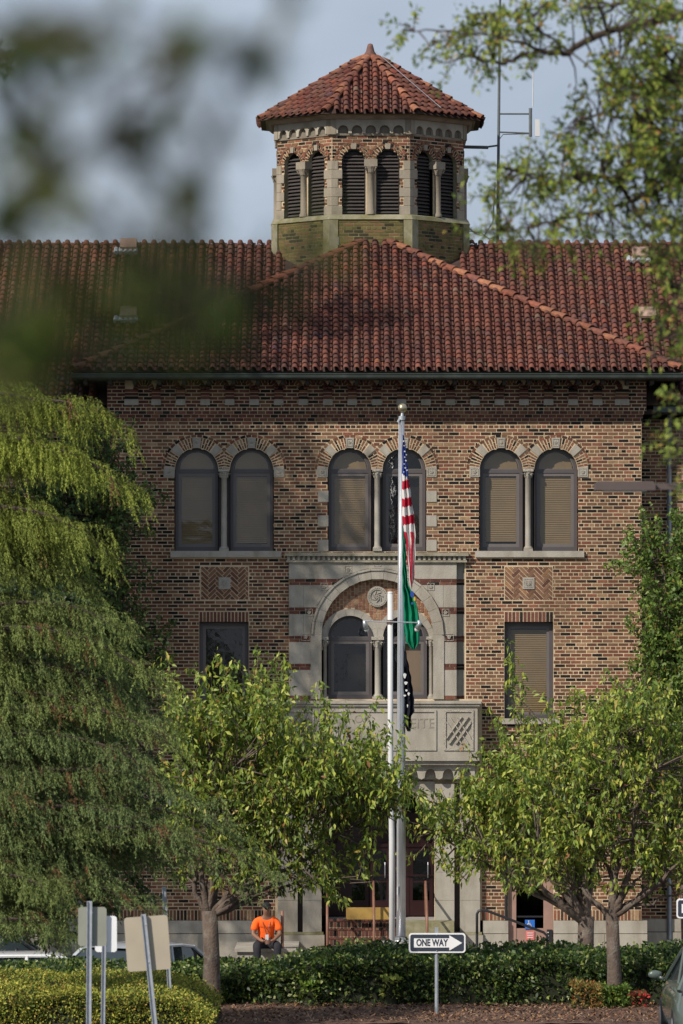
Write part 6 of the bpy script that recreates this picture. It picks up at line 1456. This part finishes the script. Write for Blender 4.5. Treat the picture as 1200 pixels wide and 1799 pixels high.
#================================================================ CARS
def car(label, loc, rot, paint, col, Lc=4.6, Wc=1.8, Hc=1.48, suv=False, plate=None, group=None):
    t = thing('parked_car', label, 'car', (0, 0, 0), group); mp_ = M('car_paint_' + paint, col, .28, .04, 2, coat=.8); gl = MATS.get('car_glass') or M('car_glass', (.02, .028, .032), .06, .05, spec=.9)
    # stations along x (front = +x)
    S = [(-.5, .62, .50), (-.49, .80, .82), (-.44, .88, .98 if suv else .93), (-.3, .9, 1.0 if suv else .95), (0, .9, .97 if suv else .93), (.2, .9, .96 if suv else .90), (.33, .88, .90 if suv else .82), (.44, .84, .80 if suv else .72), (.49, .74, .66), (.5, .6, .5)]
    mb = MB(); rings = []
    for (fx, fw, h) in S:
        x = fx * Lc; w_ = fw * Wc / 1.8 ; rg = [(-w_ * .86, .22), (-w_ * .98, .36), (-w_, .55), (-w_ * .985, min(h - .08, .78)), (-w_ * .92, h - .02), (-w_ * .6, h + .025), (0, h + .045), (w_ * .6, h + .025), (w_ * .92, h - .02), (w_ * .985, min(h - .08, .78)), (w_, .55), (w_ * .98, .36), (w_ * .86, .22)]
        rings.append([(x, y, max(z, .2)) for y, z in rg])
    n = 13; vs = [v for r_ in rings for v in r_]; fs = [(i * n + k, i * n + (k + 1) % n, (i + 1) * n + (k + 1) % n, (i + 1) * n + k) for i in range(len(S) - 1) for k in range(n)]
    mb.add(vs, fs + [tuple(range(n)), tuple(range((len(S) - 1) * n, len(S) * n))[::-1]]); b = mb.build('body', mp_, None, smooth=True); b.parent = t
    bl = .96 if suv else .92
    G = [(-.47 if suv else -.40, .74, bl), (-.40 if suv else -.26, .62, Hc - .06), (-.2, .62, Hc), (.02, .62, Hc), (.10, .60, Hc - .04), (.26, .72, bl - .02)]
    mb = MB(); vs = []
    for (fx, fw, h) in G: x = fx * Lc; w_ = fw * Wc / 1.8; vs += [(x, -w_ * 1.14 if h > bl + .1 else -w_ * 1.1, bl if h > bl + .1 else bl - .05), (x, -w_, h), (x, w_, h), (x, w_ * 1.14 if h > bl + .1 else w_ * 1.1, bl if h > bl + .1 else bl - .05)]
    fs = [(i * 4 + k, i * 4 + k + 1, i * 4 + k + 5, i * 4 + k + 4) for i in range(len(G) - 1) for k in range(3)]; mb.add(vs, fs); g = mb.build('windows', gl, None, smooth=False); g.parent = t
    mb = MB(); rv_ = []
    for (fx, fw, h) in G[1:5]: x = fx * Lc; w_ = fw * Wc / 1.8 + .01; rv_ += [(x, -w_, h + .012), (x, -w_ * .6, h + .045), (x, w_ * .6, h + .045), (x, w_, h + .012)]
    mb.add(rv_, [(i * 4 + k, i * 4 + k + 1, i * 4 + k + 5, i * 4 + k + 4) for i in range(3) for k in range(3)]); r_ = mb.build('roof', mp_, None, smooth=True); r_.parent = t
    mb = MB()
    for s in (-1, 1):
        gv = [Vector((G[i][0] * Lc, s * (G[i][1] * Wc / 1.8 * (1.12 if i in (0, 5) else 1.0) + .012), (G[i][2] if i not in (0, 5) else bl))) for i in range(6)]
        mb.tube([gv[0], gv[1]], .045, 6); mb.tube([gv[5], gv[4]], .035, 6); mb.tube(gv[1:5], .03, 6)
        mb.tube([Vector((-.05 * Lc, s * (.62 * Wc / 1.8 * 1.14 + .012), bl)), Vector((-.05 * Lc, s * (.62 * Wc / 1.8 + .012), Hc))], .035, 6)
    p_ = mb.build('pillars', mp_, None); p_.parent = t; p_['kind'] = 'stuff'
    for fx in (-.3, .31):
        for s in (-1, 1):
            mb = MB(); x = fx * Lc; y = s * .80 * Wc / 1.8; mb.tube([(x, y - .1, .32), (x, y + .1, .32)], .33, 20); wq = mb.build('wheel', m_black, None, smooth=False); wq.parent = t
            mb = MB(); mb.tube([(x, y + s * .101 - .002, .32), (x, y + s * .101 + .004, .32)], .2, 12); rm = mb.build('rim', m_alu, None); rm.parent = wq
    for s in (-1, 1):
        mb = MB(); mb.ball((.16 * Lc, s * (.98 * Wc / 1.8 + .04), bl + .08), .09, 12, sc=(.5, 1.2, .72)); mb.tube([(.16 * Lc, s * .88 * Wc / 1.8, bl), (.16 * Lc, s * (.96 * Wc / 1.8), bl + .05)], .03, 6); o = mb.build('mirror', mp_, None, smooth=True); o.parent = t
        mb = MB(); mb.box(-.512 * Lc, -.46 * Lc, s * .66 * Wc / 1.8 - .13, s * .66 * Wc / 1.8 + .13, .74, .84, (.30, .02, .03)); mb.box(-.514 * Lc, -.46 * Lc, s * .66 * Wc / 1.8 - .11, s * .66 * Wc / 1.8 + .02, .845, .90, (.65, .5, .5)); o = mb.build('tail_light', m_paintg, None); o.parent = t
        mb = MB(); mb.ball((-.487 * Lc, s * .68 * Wc / 1.8, .70), .08, 10, (.7, .6, .6), sc=(.45, 1.0, .8)); o = mb.build('reverse_light', m_paintg, None, smooth=True); o.parent = t
        mb = MB(); mb.ball((.475 * Lc, s * .62 * Wc / 1.8, .66), .13, 10, (.7, .72, .75), sc=(.4, 1.1, .6)); o = mb.build('headlight', m_paintg, None, smooth=True); o.parent = t
    for (fx, zz) in ((-.503, .42), (.503, .4)): mb = MB(); mb.box(fx * Lc - .03, fx * Lc + .03, -.78 * Wc / 1.8, .78 * Wc / 1.8, zz - .1, zz + .1); o = mb.build('bumper', mp_, None); o.parent = t
    mb = MB(); mb.box(-.502 * Lc - .035, -.502 * Lc - .03, -.15, .15, .62, .72); o = mb.build('licence_plate', m_white, None); o.parent = t
    t.location = loc; t.rotation_euler = (0, 0, R(rot)); return t
car('dark green grey parked car seen from behind, cut by the right edge', (XX(1163, 75) + 1.08, -25.4 + 2.3, 0), 90, 'grey_green', (.085, .11, .10), suv=True)
car('silver grey car behind the hedge between the road signs and the left cherry trunk', (XX(262, 91), -8.4, -.72), 55, 'silver', (.45, .48, .52), Hc=1.5)
car('white car mostly hidden behind the hedge at lower left', (XX(60, 91), -8.2, -.86), 8, 'white', (.72, .73, .74), Hc=1.45)
car('black car in deep shade below the cedar at the left edge', (XX(-40, 96), -4.2, -.55), 4, 'black', (.012, .013, .016), Hc=1.5, suv=True)
